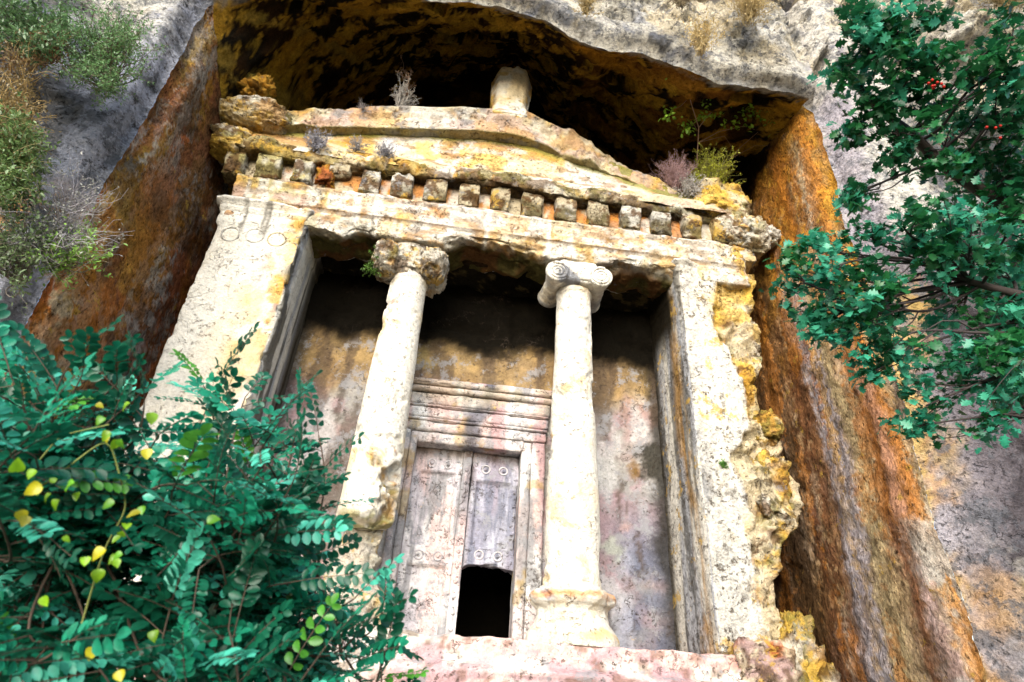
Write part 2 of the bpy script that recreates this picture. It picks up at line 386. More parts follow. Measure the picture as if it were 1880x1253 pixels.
def col_face(P):
    P = jit(P, .16, 6)
    x, y, z = P.T
    c = mix(np.array([.42, .415, .42]), np.array([.17, .175, .20]), smooth(fbm(P, .9, 4, 60), .42, .62))
    c = lay(c, P, np.array([.50, .47, .42]), (1.2, 1, .8), .5, .62, 61, .9)
    c = lay(c, P, DARK * 1.4, (2.4, 2, 2.0), .56, .66, 62, .7)
    c = lay(c, P, CREAM * .8, 1.5, .6, .68, 63, .5)
    left = smooth(x, XL - .1, XL - .6) * smooth(x, -6, -1.3) * smooth(z, 8.6, 7.2)
    c = mix(c, mix(BLUEGREY * 1.6, BLUEGREY * .45, smooth(fbm(P, 1.5, 4, 64), .4, .6)), left * .8)
    c = mix(c, np.array([.33, .34, .40]) * (.8 + .5 * fbm(P, (6, 2, .5), 3, 65))[:, None], smooth(x, XL - .75, XL - .6) * smooth(x, XL + .2, XL) * .9)
    c = mix(c, np.array([.42, .38, .42]), smooth(x, XR - .1, XR + .1) * smooth(x, XR + 1.0, XR + .7) * .85)
    c = mix(c, OCHRE * 1.1, smooth(fbm(P, 1.3, 4, 66), .5, .6) * smooth(x, XL - 1.6, XL - .5) * smooth(z, 5.2, 4.2) * (x < 5) * .9)
    rr = smooth(x, XR, XR + .8)
    c = mix(c, mix(np.array([.055, .045, .05]), np.array([.14, .12, .13]), smooth(fbm(P, 1.2, 4, 167), .42, .62)), rr * smooth(z + (fbm(P, .6, 3, 67) - .5) * 2.5, 7.0, 5.0) * .96)  # trees' shadow painted into the colour of the lower right face
    c = mix(c, np.array([.12, .115, .12]), smooth(x + (fbm(P, .6, 3, 173) - .5) * 2, XR + 2.6, XR + 4.2) * smooth(fbm(P, .9, 4, 174), .3, .5) * .85)
    c = mix(c, WHITE * .9, rr * smooth(x, 12.8, 11.9) * smooth(x, 11.1, 11.5) * smooth(fbm(P, 1.1, 3, 68), .38, .5) * smooth(z, 5, 6.5) * smooth(z, 10, 9))
    c = mix(c, mix(OCHRE * 1.2, YELLOW, smooth(fbm(P, (3, 3, .4), 4, 170), .4, .6)), smooth(x + (fbm(P, 1.1, 4, 171) - .5) * 1.4, XR + .45, XR - .05) * (x > 5) * smooth(z, 6.5, 4.5) * .75)
    c = mix(c, STONE * 1.1, rr * smooth(z, 2.2, .8) * smooth(fbm(P, 1.2, 4, 172), .46, .6) * .45)
    # fine limestone grain over the pale upper brow
    c = mix(c, WHITE * .95, smooth(z, 9.4, 10.2) * smooth(x, 1, 4) * smooth(fbm(P, 1.8, 4, 69), .34, .50) * .85)
    c = mix(c, CREAM, smooth(z, 9.8, 10.6) * smooth(x, 5, 7) * smooth(fbm(P, 1.0, 5, 169), .52, .62) * .7)
    c = mix(c, WHITE * .9, smooth(z, 7.5, 8.6) * smooth(x, -.6, -1.2) * smooth(x, -3.6, -2.2) * smooth(fbm(P, 1.5, 4, 70), .35, .5) * .8)
    return c

zz = np.arange(-3.2, 17.0, .055)
ys_in = np.concatenate([np.arange(-1.9, 1.4, .026), np.arange(1.4, 2.7, .06)])
# left wall of the recess
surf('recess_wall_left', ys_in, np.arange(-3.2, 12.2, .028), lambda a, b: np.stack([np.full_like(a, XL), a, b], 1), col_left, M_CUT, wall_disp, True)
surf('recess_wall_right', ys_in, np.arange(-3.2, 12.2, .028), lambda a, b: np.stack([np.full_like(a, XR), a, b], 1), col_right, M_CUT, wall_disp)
# outer face, left and right of the recess
def facefn(a, b):
    x = a; y = np.full_like(a, -1.9)
    y = y - .22 * smooth(x, XL, XL - .35) * (x < 5) - .30 * smooth(x, XR, XR + .9) * (x > 5)
    return np.stack([x, y, b], 1)
surf('cliff_face_left', np.concatenate([np.arange(-22, -7, .25), np.arange(-7, XL + .001, .05)]), zz, facefn, col_face, M_CLIFF, wall_disp)
surf('cliff_face_right', np.concatenate([np.arange(XR, 17.5, .055), np.arange(17.5, 34, .25)]), zz, facefn, col_face, M_CLIFF, wall_disp)
# brow above the recess: from the lip up, leaning back
def browfn(a, b):
    lip = interp(a, LIP); z = lip + b; y = -1.9 - .30 * smooth(b, 0, .25) + .06 * b
    return np.stack([a, y, z], 1)
def brow_disp(P):
    lip = interp(P[:, 0], LIP); k = smooth(P[:, 2] - lip, 0, .3)
    d = wall_disp(P); d[:, 2] += (fbm(P * [1, 0, 0], 1.4, 4, 80) - .5) * .22 * (1 - k); return d
surf('cliff_brow', np.arange(XL, XR + .03, .05), np.concatenate([np.arange(0, 5.5, .05), np.arange(5.5, 9, .2)]), browfn, col_face, M_CLIFF, brow_disp)
# ceiling
def ceilfn(a, b):
    z = interp(a, LIP) + interp(a, KR) * (b + 1.9); return np.stack([a, b, z], 1)
def ceil_disp(P):
    d = vdisp(P, .05, .8, 1, 3) + vdisp(P, .03, 4.2, 21, 5)
    k = smooth(P[:, 1], -1.9, -1.4) * smooth(P[:, 0], XL, XL + .5) * smooth(P[:, 0], XR, XR - .5)
    rg = facets(P, (.9, 1.4, .5), 81) * .22 + (ridge(P, (1.0, .7, .7), 5, 81) - .55) * .45 + (ridge(P @ np.array([[.8, .6, 0], [-.6, .8, 0], [0, 0, 1]]), (.5, 2.2, 1), 4, 83) - .5) * .4
    d[:, 2] += (fbm(P * [1, 0, 0], 1.4, 4, 80) - .5) * .22 * smooth(P[:, 1], -1.6, -1.9)
    d[:, 2] += rg * k; return d
def col_ceil(P):
    P = jit(P, .12, 6)
    c = mix(BROWN * .30, SOOT_SHADE * 1.2, smooth(fbm(P, 1.0, 4, 82), .40, .56))
    Q = P @ np.array([[.8, .6, 0], [-.6, .8, 0], [0, 0, 1]])
    c = lay(c, Q, np.array([.44, .24, .026]), (1.1, 3.0, 2), .55, .66, 84, .9)
    c = lay(c, Q, np.array([.50, .30, .035]), (2.0, 5.5, 3), .58, .68, 85, .8)
    k = smooth(P[:, 0], 5.5, 7.5) * smooth(P[:, 0], 10.2, 9)
    c = mix(c, np.array([.30, .13, .02]), smooth(fbm(P, 1.3, 4, 86), .50, .64) * k * .7)
    for (u0, v0, u1, v1, wd, cc) in [(400, 80, 580, 200, .10, np.array([.30, .20, .04])), (1120, 190, 1270, 310, .14, np.array([.50, .27, .02])), (1060, 90, 1150, 150, .16, np.array([.42, .2, .02])), (460, 30, 800, 150, .05, np.array([.34, .22, .04])), (640, 20, 860, 90, .05, np.array([.34, .22, .04]))]:
        a = at(u0, v0, -1.0); b = at(u1, v1, 0.0)
        # meet the ceiling along the line of sight
        def hit(u, v):
            r = ray(u, v)
            for Y in np.arange(-1.9, 2.6, .05):
                p = CAM + r * (Y - CAM[1]) / r[1]
                if p[2] > interp(p[0], LIP) + interp(p[0], KR) * (Y + 1.9): return p
            return p
        a = hit(u0, v0); b = hit(u1, v1); ab = (b - a)[:2]; t = np.clip(((P[:, :2] - a[:2]) @ ab) / (ab @ ab), 0, 1)
        dd = np.linalg.norm(P[:, :2] - (a[:2] + t[:, None] * ab), axis=1) + (fbm(P, 3, 3, 87) - .5) * .25
        c = mix(c, cc, smooth(dd, wd * 1.6, wd * .3))
    c = mix(c, STONE * .6, smooth(P[:, 1], -1.72, -1.9) * smooth(fbm(P, 2, 3, 88), .35, .55))
    return c
surf('recess_ceiling', np.arange(XL, XR + .03, .045), np.arange(-1.9, 2.7, .045), ceilfn, col_ceil, M_SOOT, ceil_disp, True)
rb_ = surf('recess_back', np.arange(XL, XR + .1, .1), np.arange(-3.2, 15.5, .1), lambda a, b: np.stack([a, np.full_like(a, 2.62), b], 1), lambda P: lay(mix(BROWN * .4, SOOT_SHADE, smooth(fbm(P, 1, 3, 90), .4, .6)), P, OCHRE * .5, 1.5, .58, .68, 91, .8), M_SOOT, lambda P: vdisp(P, .07, .8, 1, 3))

import bmesh
bm = bmesh.new(); bm.from_mesh(rb_.data); bmesh.ops.delete(bm, geom=[f for f in bm.faces if .4 < f.calc_center_median().x < 9.3 and f.calc_center_median().z < 7.6], context='FACES'); bm.to_mesh(rb_.data); bm.free()
# ground in front of the cliff
def groundfn(a, b): return np.stack([a, b, np.full_like(a, -2.3)], 1)
g1 = np.concatenate([-np.geomspace(600, 12, 24), np.arange(-11, 22, .4), np.geomspace(24, 600, 24)])
g2 = np.concatenate([-np.geomspace(600, 16, 24), np.arange(-15, 1, .4)])
surf('ground', g1, g2, groundfn, lambda P: lay(mix(np.array([.30, .26, .20]), np.array([.20, .17, .12]), smooth(fbm(P, .6, 4, 95), .4, .6)), P, np.array([.09, .11, .04]), .35, .5, .62, 96, .9), M_CLIFF,
     lambda P: np.stack([0 * P[:, 0], 0 * P[:, 0], (fbm(P, .5, 4, 97) - .5) * .25], 1))
# ------------------------------------------------------------------ the rock-cut tomb
TL, TR = 0.0, 10.0
AW, DP, YC = 1.5, 1.56, .50
tomb = thing('temple_tomb', 'pale weathered temple tomb with columns, pediment and carved door cut into the cliff', 'rock tomb', (5, 0, 0))

def stone_col(P, N, white=.0, yellow=.0, rust=.0, grey=.0, seed=0):
    P = jit(P)
    c = mix(WHITE, CREAM, smooth(fbm(P, 1.1, 4, seed), .48 + white, .66 + white))
    c = lay(c, P, YELLOW, 1.7, .62 - yellow, .76 - yellow, seed + 1, .7, 6)
    c = lay(c, P, OCHRE, 3.4, .67 - yellow, .78 - yellow, seed + 2, .7, 6)
    c = lay(c, P, RUST, 2.6, .70 - rust, .80 - rust, seed + 3, .6, 6)
    c = lay(c, P, GREY * .8, (5, 5, .8), .68 - grey, .80 - grey, seed + 4, .6, 5)
    return c
def streaks(c, P, colr, seed, lo=.6, hi=.68, k=.8, fx=4, fz=.35):
    return mix(c, colr, smooth(fbm(P, (fx, fx, fz), 4, seed), lo, hi) * k)
def blotch(c, P, centre, rad, colr, k=1., seed=0, nz=.6):
    d = np.linalg.norm((P - np.asarray(centre)) / np.asarray(rad), axis=1) + (fbm(P, 3.0, 4, seed) - .5) * nz * 2
    return mix(c, colr, smooth(d, 1.0, .55) * k)
def crust(P, N):        # broken, lichened rock
    P = jit(P)
    c = mix(CREAM * .95, YELLOW * .95, smooth(fbm(P, 1.4, 4, 101), .40, .58))
    c = lay(c, P, WHITE * .9, 1.9, .52, .62, 102, .8)
    c = lay(c, P, OCHRE, 2.4, .52, .64, 103, .7)
    c = lay(c, P, MOSS, 3.3, .56, .66, 104, .7)
    c = lay(c, P, BROWN * 1.2, 5.0, .58, .67, 105, .8)
    return c

# --- antas
def anta_left_col(P, N):
    c = stone_col(P, N, .06, -.06, -.1, -.02, 200)
    x, y, z = P.T
    c = mix(c, WHITE, smooth(x, 1.15, .7) * .75); c = mix(c, CREAM, smooth(x, .9, 1.5) * smooth(fbm(P, 1.6, 4, 210), .42, .55) * .6)
    c = mix(c, YELLOW, smooth(x, 1.1, 1.45) * smooth(fbm(P, 2.2, 4, 211), .5, .62) * .6 * smooth(z, 3.2, 4.4))
    c = mix(c, OCHRE * 1.3, smooth(x, .9, 1.4) * smooth(fbm(P, 3.2, 4, 212), .55, .64) * .8 * smooth(z, 3.5, 4.4))
    side = N[:, 0] > .5
    g = mix(GREY * 1.2, WHITE * .95, smooth(fbm(P, (5, 5, .35), 4, 213), .42, .58))  # greyer reveal: its weaker light is painted into the colour
    g = lay(g, P, DARK, (6, 6, .5), .55, .64, 214, .8)
    g = mix(g, SOOT_SHADE * 3, smooth(y, .9, 1.3) * .9)  # darker towards the back corner
    c = np.where(side[:, None], g, c)
    for u, wd in ((447, .05), (485, .06), (494, .05)):
        xc = at(u, 410, 0)[0]
        c = mix(c, DARK * 1.6, smooth(np.abs(x - xc + (fbm(P, 6, 2, 215) - .5) * .06), wd, .01) * smooth(z, 5.8, 6.3) * .75 * (N[:, 1] < -.3))
    return c
def anta_prof(P, P1, N, left=True):
    z = P[:, 2]; k = N.copy(); k[:, 2] = 0
    # capital band: three steps; foot flare
    o = .10 * smooth(z, 6.66, 6.70) + .05 * smooth(z, 6.50, 6.56) + .025 * smooth(z, 6.20, 6.23)
    return P1 + k * o[:, None]
def wearL(P): return .5 + 2.2 * smooth(P[:, 0], 1.0, 1.5) * (P[:, 1] < .4) * smooth(P[:, 2], 2.0, 3.5)
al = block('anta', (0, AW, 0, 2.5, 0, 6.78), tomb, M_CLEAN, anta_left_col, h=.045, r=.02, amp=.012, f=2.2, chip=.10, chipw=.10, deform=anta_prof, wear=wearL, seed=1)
tag(al, 'smooth white square corner pillar')
sub(al, tomb)
def torus_ring(name, c, R, r, parent, colr, mat, n=36, m=8, ax=1, squash=.5):
    A, B = np.meshgrid(np.linspace(0, 2 * np.pi, n, endpoint=False), np.linspace(0, 2 * np.pi, m, endpoint=False), indexing='ij')
    x = (R + r * np.cos(B)) * np.cos(A); z = (R + r * np.cos(B)) * np.sin(A); y = r * np.sin(B) * squash
    P = np.stack([x, y, z], -1).reshape(-1, 3) + c
    P += vdisp(P, .006, 9, 5, 2)
    cc = np.tile(colr, (len(P), 1))
    return make_mesh(name, P, gridfaces(n, m, True, True)[:, ::-1], cc, mat, parent)
for u, v, cc in ((423, 430, WHITE * .9), (468, 433, WHITE * .9), (508, 440, CREAM * .9)):
    p = at(u, v, 0); torus_ring('rosette', p + [0, -.004, 0], .150, .014, al, cc, M_DRESS, 60)

BREAK = [(-.5, 9.15), (.4, 9.12), (1.0, 9.10), (1.6, 9.15), (2.1, 9.2), (2.6, 9.08), (3.0, 9.15), (3.4, 9.38), (3.9, 9.42), (4.6, 9.35), (5.0, 9.2), (5.6, 9.1), (6.2, 9.1), (6.8, 9.6)]
OUTER = [(-.5, 9.6), (.3, 9.55), (.8, 9.48), (1.3, 9.62), (1.7, 9.95), (2.1, 10.2), (2.6, 10.25), (2.9, 10.0), (3.3, 10.12), (3.6, 9.98), (3.8, 9.72), (4.3, 9.78), (4.7, 9.95), (5.5, 10.05), (6.2, 10.0), (6.8, 10.1)]
def anta_right_def(P, P1, N):
    x, y, z = P.T
    P2 = anta_prof(P, P1, N * (smooth(x, 9.0, 8.6))[:, None])
    # outer side broken away: squeeze x so that the outline follows the fracture
    t = np.clip((x - 8.5) / 1.5, 0, 1); xo = interp(z, OUTER) + (fbm(P, 3.0, 4, 220) - .5) * .28
    P2[:, 0] = P2[:, 0] + t ** 1.5 * (xo - 10.0) * (1)
    brk = interp(z, BREAK) + (fbm(P, 3.5, 4, 221) - .5) * .35
    m = smooth(P2[:, 0] - brk, 0, .12)
    P2[:, 1] += m * (.10 + (fbm(P, 1.5, 5, 222, .6) - .45) * .45 + facets(P, (2.6, 2.2, 3.0), 224) * .10) * smooth(y, 1.6, .3)
    P2 += vdisp(P, .06, 5.5, 223, 5) * m[:, None]
    return P2
def anta_right_col(P, N):
    x, y, z = P.T
    c = stone_col(P, N, .07, -.08, -.1, .0, 230)
    c = streaks(c, P, GREY * .7, 231, .57, .65, .8, 4.5, .22)
    c = streaks(c, P, WHITE, 233, .42, .52, .8, 3, .3)
    brk = interp(z, BREAK) + (fbm(P, 3.5, 4, 221) - .5) * .35
    m = smooth(x - brk, -.03, .08)
    cr = crust(P, N)
    cr = mix(cr, CREAM * 1.15, smooth(fbm(P, 1.5, 4, 225), .36, .50) * .75)
    c = mix(c, cr, m)
    c = mix(c, YELLOW * 1.1, smooth(z, 4.8, 5.6) * smooth(x, 8.9, 9.3) * smooth(fbm(P, 1.6, 3, 232), .45, .58) * .7)
    side = N[:, 0] < -.5
    g = mix(WHITE * 1.05, GREY * 1.3, smooth(fbm(P, (4, 4, .2), 4, 234), .44, .62))  # reveal colour lightened to show it as the lit side
    g = lay(g, jit(P, .03), DARK * 1.5, (5, 5, .35), .59, .66, 235, .7)
    gm = .75 * smooth(np.abs(y - .55 + .12 * (z < 3) + (fbm(P, (1, 1, .5), 3, 236) - .5) * .5), .28, .05)
    g = mix(g, OCHRE * 1.0, gm * smooth(fbm(P, (4, 4, 1.0), 4, 237), .35, .5) * .9)
    g = mix(g, SOOT_SHADE * 4, smooth(y, 1.25, 1.5) * .9)  # back end of the reveal turns near black
    g = mix(g, SOOT_SHADE * 2, smooth(z, 4.9, 5.8) * smooth(y, .25, .6))
    c = np.where(side[:, None], g, c)
    return c
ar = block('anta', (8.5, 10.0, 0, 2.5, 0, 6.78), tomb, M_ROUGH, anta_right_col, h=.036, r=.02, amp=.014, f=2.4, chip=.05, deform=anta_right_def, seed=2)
tag(ar, 'corner pillar with its outer side broken off to raw yellow rock')
# weathered knob standing out low on the broken pillar
def boulder(name, c, rad, parent, mat, colf, seed=0, n=48, m=32, rough=.28, f=1.6, shape=None):
    A, B = np.meshgrid(np.linspace(0, np.pi, m), np.linspace(0, 2 * np.pi, n, endpoint=False), indexing='ij')
    N = np.stack([np.sin(A) * np.cos(B), np.sin(A) * np.sin(B), np.cos(A)], -1).reshape(-1, 3)
    s = 1 + (fbm(N * .8 + np.asarray(c), f * .7, 3, seed) - .5) * 1.0 * rough + facets(N + np.asarray(c), f * .8, seed + 2, 1.2) * rough * .75 + facets(N + np.asarray(c), f * 2.2, seed + 3, 1.2) * rough * .4 + (fbm(N + np.asarray(c), f * 5, 4, seed + 4, .6) - .5) * rough * .5
    N2 = np.sign(N) * np.abs(N) ** .8
    P = N2 * s[:, None] * np.asarray(rad) + np.asarray(c)
    if shape is not None: P = shape(P)
    F = gridfaces(m, n, False, True)
    return make_mesh(name, P, F[:, ::-1][:, ::-1], colf(P, N), mat, parent)
p = at(1405, 905, .35); boulder('rock_knob', p, (.30, .42, .62), tomb, M_ROUGH, crust, 7, 80, 70, .2, 1.8)
p = at(1400, 790, .30); boulder('rock_knob', p, (.24, .36, .30), tomb, M_ROUGH, crust, 9, 70, 60, .2, 1.8)

# --- porch walls, ceiling
def porch_col(P, N):
    P = jit(P, .06); x, y, z = P.T
    c = mix(PINK * .75, STONE * .72, smooth(fbm(P, .9, 4, 240), .42, .6))
    c = lay(c, P, np.array([.46, .30, .30]), 1.6, .5, .64, 241, .7)
    c = lay(c, P, np.array([.60, .58, .54]), (1.4, 1, .7), .52, .62, 242, .7)
    oc = smooth(z + (fbm(P, (2, 2, .8), 4, 243) - .5) * 1.0, 3.9, 4.6)
    c = mix(c, mix(np.array([.30, .19, .075]), np.array([.42, .27, .10]), smooth(fbm(P, 2, 3, 244), .4, .6)), oc * .92)
    c = lay(c, P, BLUEGREY * .9, (1.8, 1.8, .5), .5, .62, 245, 1.0) * 1.0 if False else c
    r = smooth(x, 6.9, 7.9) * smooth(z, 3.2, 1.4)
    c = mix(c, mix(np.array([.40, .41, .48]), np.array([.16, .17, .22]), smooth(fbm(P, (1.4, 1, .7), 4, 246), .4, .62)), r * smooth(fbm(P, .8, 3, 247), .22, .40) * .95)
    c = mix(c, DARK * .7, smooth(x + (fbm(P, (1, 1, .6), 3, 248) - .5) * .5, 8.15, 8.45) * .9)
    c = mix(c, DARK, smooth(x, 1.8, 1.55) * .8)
    c = streaks(c, P, np.array([.10, .07, .05]), 249, .60, .68, .7, 2.6, .5)
    c = mix(c, DARK * 1.2, blob(P, at(1190, 850, DP), .32, 250)); c = mix(c, OCHRE * .5, blob(P, at(1170, 868, DP), .2, 251) * .6)
    for u, v, rr, cc in ((910, 640, .28, SOOT_SHADE * 2), (915, 620, .18, SOOT_SHADE), (1120, 1010, .3, np.array([.45, .47, .38])), (1150, 960, .2, PINK * .8), (780, 650, .3, np.array([.42, .30, .12]))):
        c = mix(c, cc, blob(P, at(u, v, DP), rr, 252) * .8)
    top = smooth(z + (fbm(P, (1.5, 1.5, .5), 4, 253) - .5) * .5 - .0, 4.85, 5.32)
    c = c * np.array([.70, .71, .74]); c = mix(c, SOOT_SHADE * .5, top)
    return c
def blob(P, c, r, seed):
    return smooth(np.linalg.norm(P - c, axis=1) + (fbm(P, 3, 4, seed) - .5) * r * 2.2, r, r * .45)
def wall_def(P, P1, N):
    P1 = P1.copy(); z = P[:, 2]
    k = smooth(z, 5.26, 5.34) * (N[:, 1] < -.5)
    P1[:, 1] += k * (-.05 + (ridge(P, 1.3, 4, 255) - .5) * .35)
    P1[:, 1] -= (N[:, 1] < -.5) * .05 * (ridge(P, (6, 1, .6), 3, 256) - .5) * 0
    return P1
OX0, OX1, OZ1 = 3.97, 5.86, 3.14
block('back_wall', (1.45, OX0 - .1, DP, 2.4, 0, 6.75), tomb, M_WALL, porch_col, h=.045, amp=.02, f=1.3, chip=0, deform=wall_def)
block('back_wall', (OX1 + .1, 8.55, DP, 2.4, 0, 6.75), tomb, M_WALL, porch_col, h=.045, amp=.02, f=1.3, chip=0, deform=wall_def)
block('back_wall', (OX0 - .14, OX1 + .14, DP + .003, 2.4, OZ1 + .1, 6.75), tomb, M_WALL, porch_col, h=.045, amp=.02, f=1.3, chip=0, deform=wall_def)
def sootc(P, N):
    c = mix(SOOT_SHADE, SOOT_SHADE * 2.5, smooth(fbm(P, 2, 4, 260), .4, .6)); c = lay(c, P, np.array([.16, .12, .05]), 3.5, .62, .70, 261, .8)
    return mix(c, BROWN * .8, smooth(P[:, 1], .95, .5) * smooth(fbm(P, 2, 4, 262), .42, .55) * .8)
block('porch_ceiling', (1.3, 8.7, .7, 2.4, 6.62, 7.1), tomb, M_SOOT, sootc, h=.05, amp=.08, f=2.0, chip=0)
# burial chamber seen through the broken door leaf
def cham(P, N): return np.tile(SOOT_SHADE * .4, (len(P), 1))  # near-black colour stands in for the unlit chamber
for b in ((3.6, 6.3, 4.2, 4.35, -.1, 3.6), (3.45, 3.6, 2.0, 4.35, -.1, 3.6), (6.3, 6.45, 2.0, 4.35, -.1, 3.6), (3.45, 6.45, 2.0, 4.35, 3.6, 3.75), (3.45, 6.45, 2.0, 4.35, -.25, -.1)):
    block('chamber_wall', b, tomb, M_BLACK, cham, h=.25, amp=.01, chip=0)

# --- door surround
def dcol(P, N):
    c = mix(np.array([.52, .46, .44]), np.array([.62, .60, .58]), smooth(fbm(P, 1.5, 4, 270), .4, .6))
    c = lay(c, P, PINK * .85, (2, 2, .8), .50, .62, 271, .75)
    c = lay(c, P, np.array([.33, .20, .21]), (2.2, 2, .6), .58, .68, 272, .75)
    c = lay(c, P, GREY * .6, (4, 4, .8), .58, .66, 273, .8)
    c = lay(c, P, YELLOW * .5, 2.2, .64, .70, 274, .6)
    x, z = P[:, 0], P[:, 2]
    # black run from the cornice down over the lintel and right leaf
    run = np.abs(x - 4.98 - (z - 3.4) * .28 * (z > 3.2) + (fbm(P, 3, 3, 275) - .5) * .35)
    c = mix(c, np.array([.07, .075, .10]), smooth(run, .26, .04) * smooth(z, 2.3, 3.1) * .85)
    c = mix(c, np.array([.34, .29, .20]), smooth(z, 3.75, 4.1) * smooth(fbm(P, 2, 3, 276), .4, .56) * .6)
    return c
def fb(name, b, par, **k):
    kw = dict(h=.04, r=.008, amp=.008, f=3, chip=.03, chipw=.03); kw.update(k)
    return block(name, b, par, M_WALL, dcol, **kw)
frame = sub(fb('door_frame', (OX0 - .03, OX1 + .03, DP - .05, 2.0, OZ1, 3.345), tomb), tomb)
fb('fascia', (OX0 - .24, OX1 + .44, DP - .085, 2.0, 3.348, 3.53), frame)
fb('jamb', (OX1, OX1 + .18, DP - .045, 2.0, 0, 3.345), frame, seed=4)
fb('jamb', (OX1 + .183, OX1 + .43, DP - .08, 2.0, 0, 3.345), frame, seed=5)
fb('jamb', (OX0 - .12, OX0, DP - .045, 2.0, 0, 3.345), frame, seed=6)
fb('jamb', (OX0 - .27, OX0 - .123, DP - .08, 2.0, 0, 3.345), frame, seed=7)
fb('moulding', (OX0 - .28, OX1 + .46, DP - .12, 2.0, 3.533, 3.60), frame, r=.02)
fb('moulding', (OX0 - .26, OX1 + .48, DP - .10, 2.0, 3.603, 3.80), frame)
fb('moulding', (OX0 - .28, OX1 + .50, DP - .13, 2.0, 3.803, 3.86), frame, r=.02)
fb('moulding', (OX0 - .24, OX1 + .50, DP - .09, 2.0, 3.863, 4.10), frame)
fb('door_cornice', (OX0 - .30, OX1 + .54, DP - .16, 2.0, 4.103, 4.22), frame, r=.03)
fb('door_cornice', (OX0 - .32, OX1 + .56, DP - .20, 2.0, 4.223, 4.36), frame, chip=.07)
# door
YD = 1.80
def leafc(P, N):
    c = mix(np.array([.60, .57, .56]), np.array([.46, .42, .44]), smooth(fbm(P, (2.5, 2, 1), 4, 280), .4, .62))
    c = lay(c, P, PINK * 1.0, (1.6, 2, .8), .50, .62, 281, .6)
    c = streaks(c, P, GREY * .6, 282, .56, .66, .75, 7, .8)
    x, z = P[:, 0], P[:, 2]
    k = smooth(x, 4.95, 5.1)
    c = mix(c, mix(np.array([.36, .36, .43]), np.array([.13, .14, .20]), smooth(fbm(P, (7, 2, .9), 4, 283), .4, .6)), k * .75)
    c = mix(c, np.array([.10, .09, .10]), smooth(np.abs(x - 4.97 + (fbm(P, 2, 3, 284) - .5) * .2), .16, .03) * smooth(z, 1.2, 2.6) * .8)
    c = mix(c, BROWN * .6, smooth(z, 2.85, 3.1) * .7)  # shadow of the lintel painted along the top of the door
    return c
def panels(lst):
    def f(P, P1, N):
        P1 = P1.copy(); m = np.zeros(len(P))
        for (x0, x1, z0, z1) in lst:
            m = np.maximum(m, smooth(P[:, 0], x0 - .012, x0 + .012) * smooth(P[:, 0], x1 + .012, x1 - .012) * smooth(P[:, 2], z0 - .012, z0 + .012) * smooth(P[:, 2], z1 + .012, z1 - .012))
        P1[:, 1] += m * .075 * (N[:, 1] < -.5); return P1
    return f
PL = [(4.10, 4.72, 1.45, 2.70), (4.10, 4.72, .05, 1.12)]
PR = [(5.12, 5.72, 1.50, 2.62)]
door = sub(block('door', (3.95, 4.84, YD, YD + .12, -.02, 3.16), tomb, M_WALL, leafc, h=.024, r=.006, amp=.005, f=4, chip=.0, deform=panels(PL)), tomb)
tag(door, 'carved stone double door, its lower right panel missing')
def ragged(P, P1, N):
    P1 = panels(PR)(P, P1, N); k = smooth(P[:, 2], 1.30, 1.22); P1[:, 2] += k * ((fbm(P, 4.5, 5, 285) - .5) * .14 + .05 * np.abs((P[:, 0] - 5.43) / .4) ** 4 * -1)
    return P1
block('door_leaf', (5.0, 5.87, YD + .003, YD + .26, 1.20, 3.16), door, M_WALL, leafc, h=.024, r=.012, amp=.006, f=4, chip=.06, chipw=.05, deform=ragged)
block('meeting_stile', (4.835, 4.995, YD - .045, YD + .11, -.02, 3.16), door, M_WALL, leafc, h=.024, r=.008, amp=.005, f=4, chip=.02)
def stud(x, z, r, d, y=YD, ring=False):
    A, B = np.meshgrid(np.linspace(0, np.pi / 2, 6), np.linspace(0, 2 * np.pi, 16, endpoint=False), indexing='ij')
    n = np.stack([np.sin(A) * np.cos(B), -np.cos(A) * d / r, np.sin(A) * np.sin(B)], -1).reshape(-1, 3)
    P = n * r + [x, y, z]
    make_mesh('stud', P, gridfaces(6, 16, False, True), leafc(P, n) * .85, M_WALL, door)
    if ring: torus_ring('boss_ring', np.array([x, y - .004, z]), r * 2.1, .014, door, np.array([.45, .42, .43]), M_WALL, 24, 6)
for z in np.arange(.2, 3.0, .235):
    stud(4.915, z, .036, .026, YD - .045)
for z in np.arange(1.5, 2.7, .24): stud(5.80, z, .022, .016); stud(4.03, z, .022, .016)
for z in np.arange(.15, 1.2, .24): stud(4.03, z, .022, .016)
for x, z in ((4.28, 2.86), (4.58, 2.86), (4.26, 1.28), (4.58, 1.28), (5.26, 2.84), (5.58, 2.84), (5.26, 1.36), (5.58, 1.36)): stud(x, z, .034, .03, YD, True)
for x, z in ((4.08, 2.93), (4.43, 2.95), (4.75, 2.93), (5.08, 2.90), (5.42, 2.92), (5.74, 2.90), (4.75, 1.33), (5.1, 1.42), (5.74, 1.44), (4.42, 1.22)): stud(x, z, .022, .016)

# --- columns
def colc(seed, yl=0.0):
    def f(P, N):
        c = stone_col(P, N, .08, -.09 + yl, -.09, -.06, seed)
        c = streaks(c, P, np.array([.50, .42, .33]), seed + 7, .60, .68, .5, 3, .3)
        x, y, z = P.T
        c = mix(c, YELLOW * .95, smooth(fbm(P, 2.6, 5, seed + 8), .66, .74) * .5)
        c = mix(c, WHITE, smooth(fbm(P, .9, 4, seed + 9), .36, .54) * .6)
        return c
    return f
def shaft_def(seed, amp=.012, extra=None):
    def f(P, P1, N, T):
        P1 = P + N * ((fbm(P, 2.2, 5, seed) - .5) * 2 * amp - smooth(fbm(P, 2.6, 4, seed + 1), .60, .70) * .035)[:, None]
        if extra: P1 = extra(P, P1, N)
        return P1
    return f
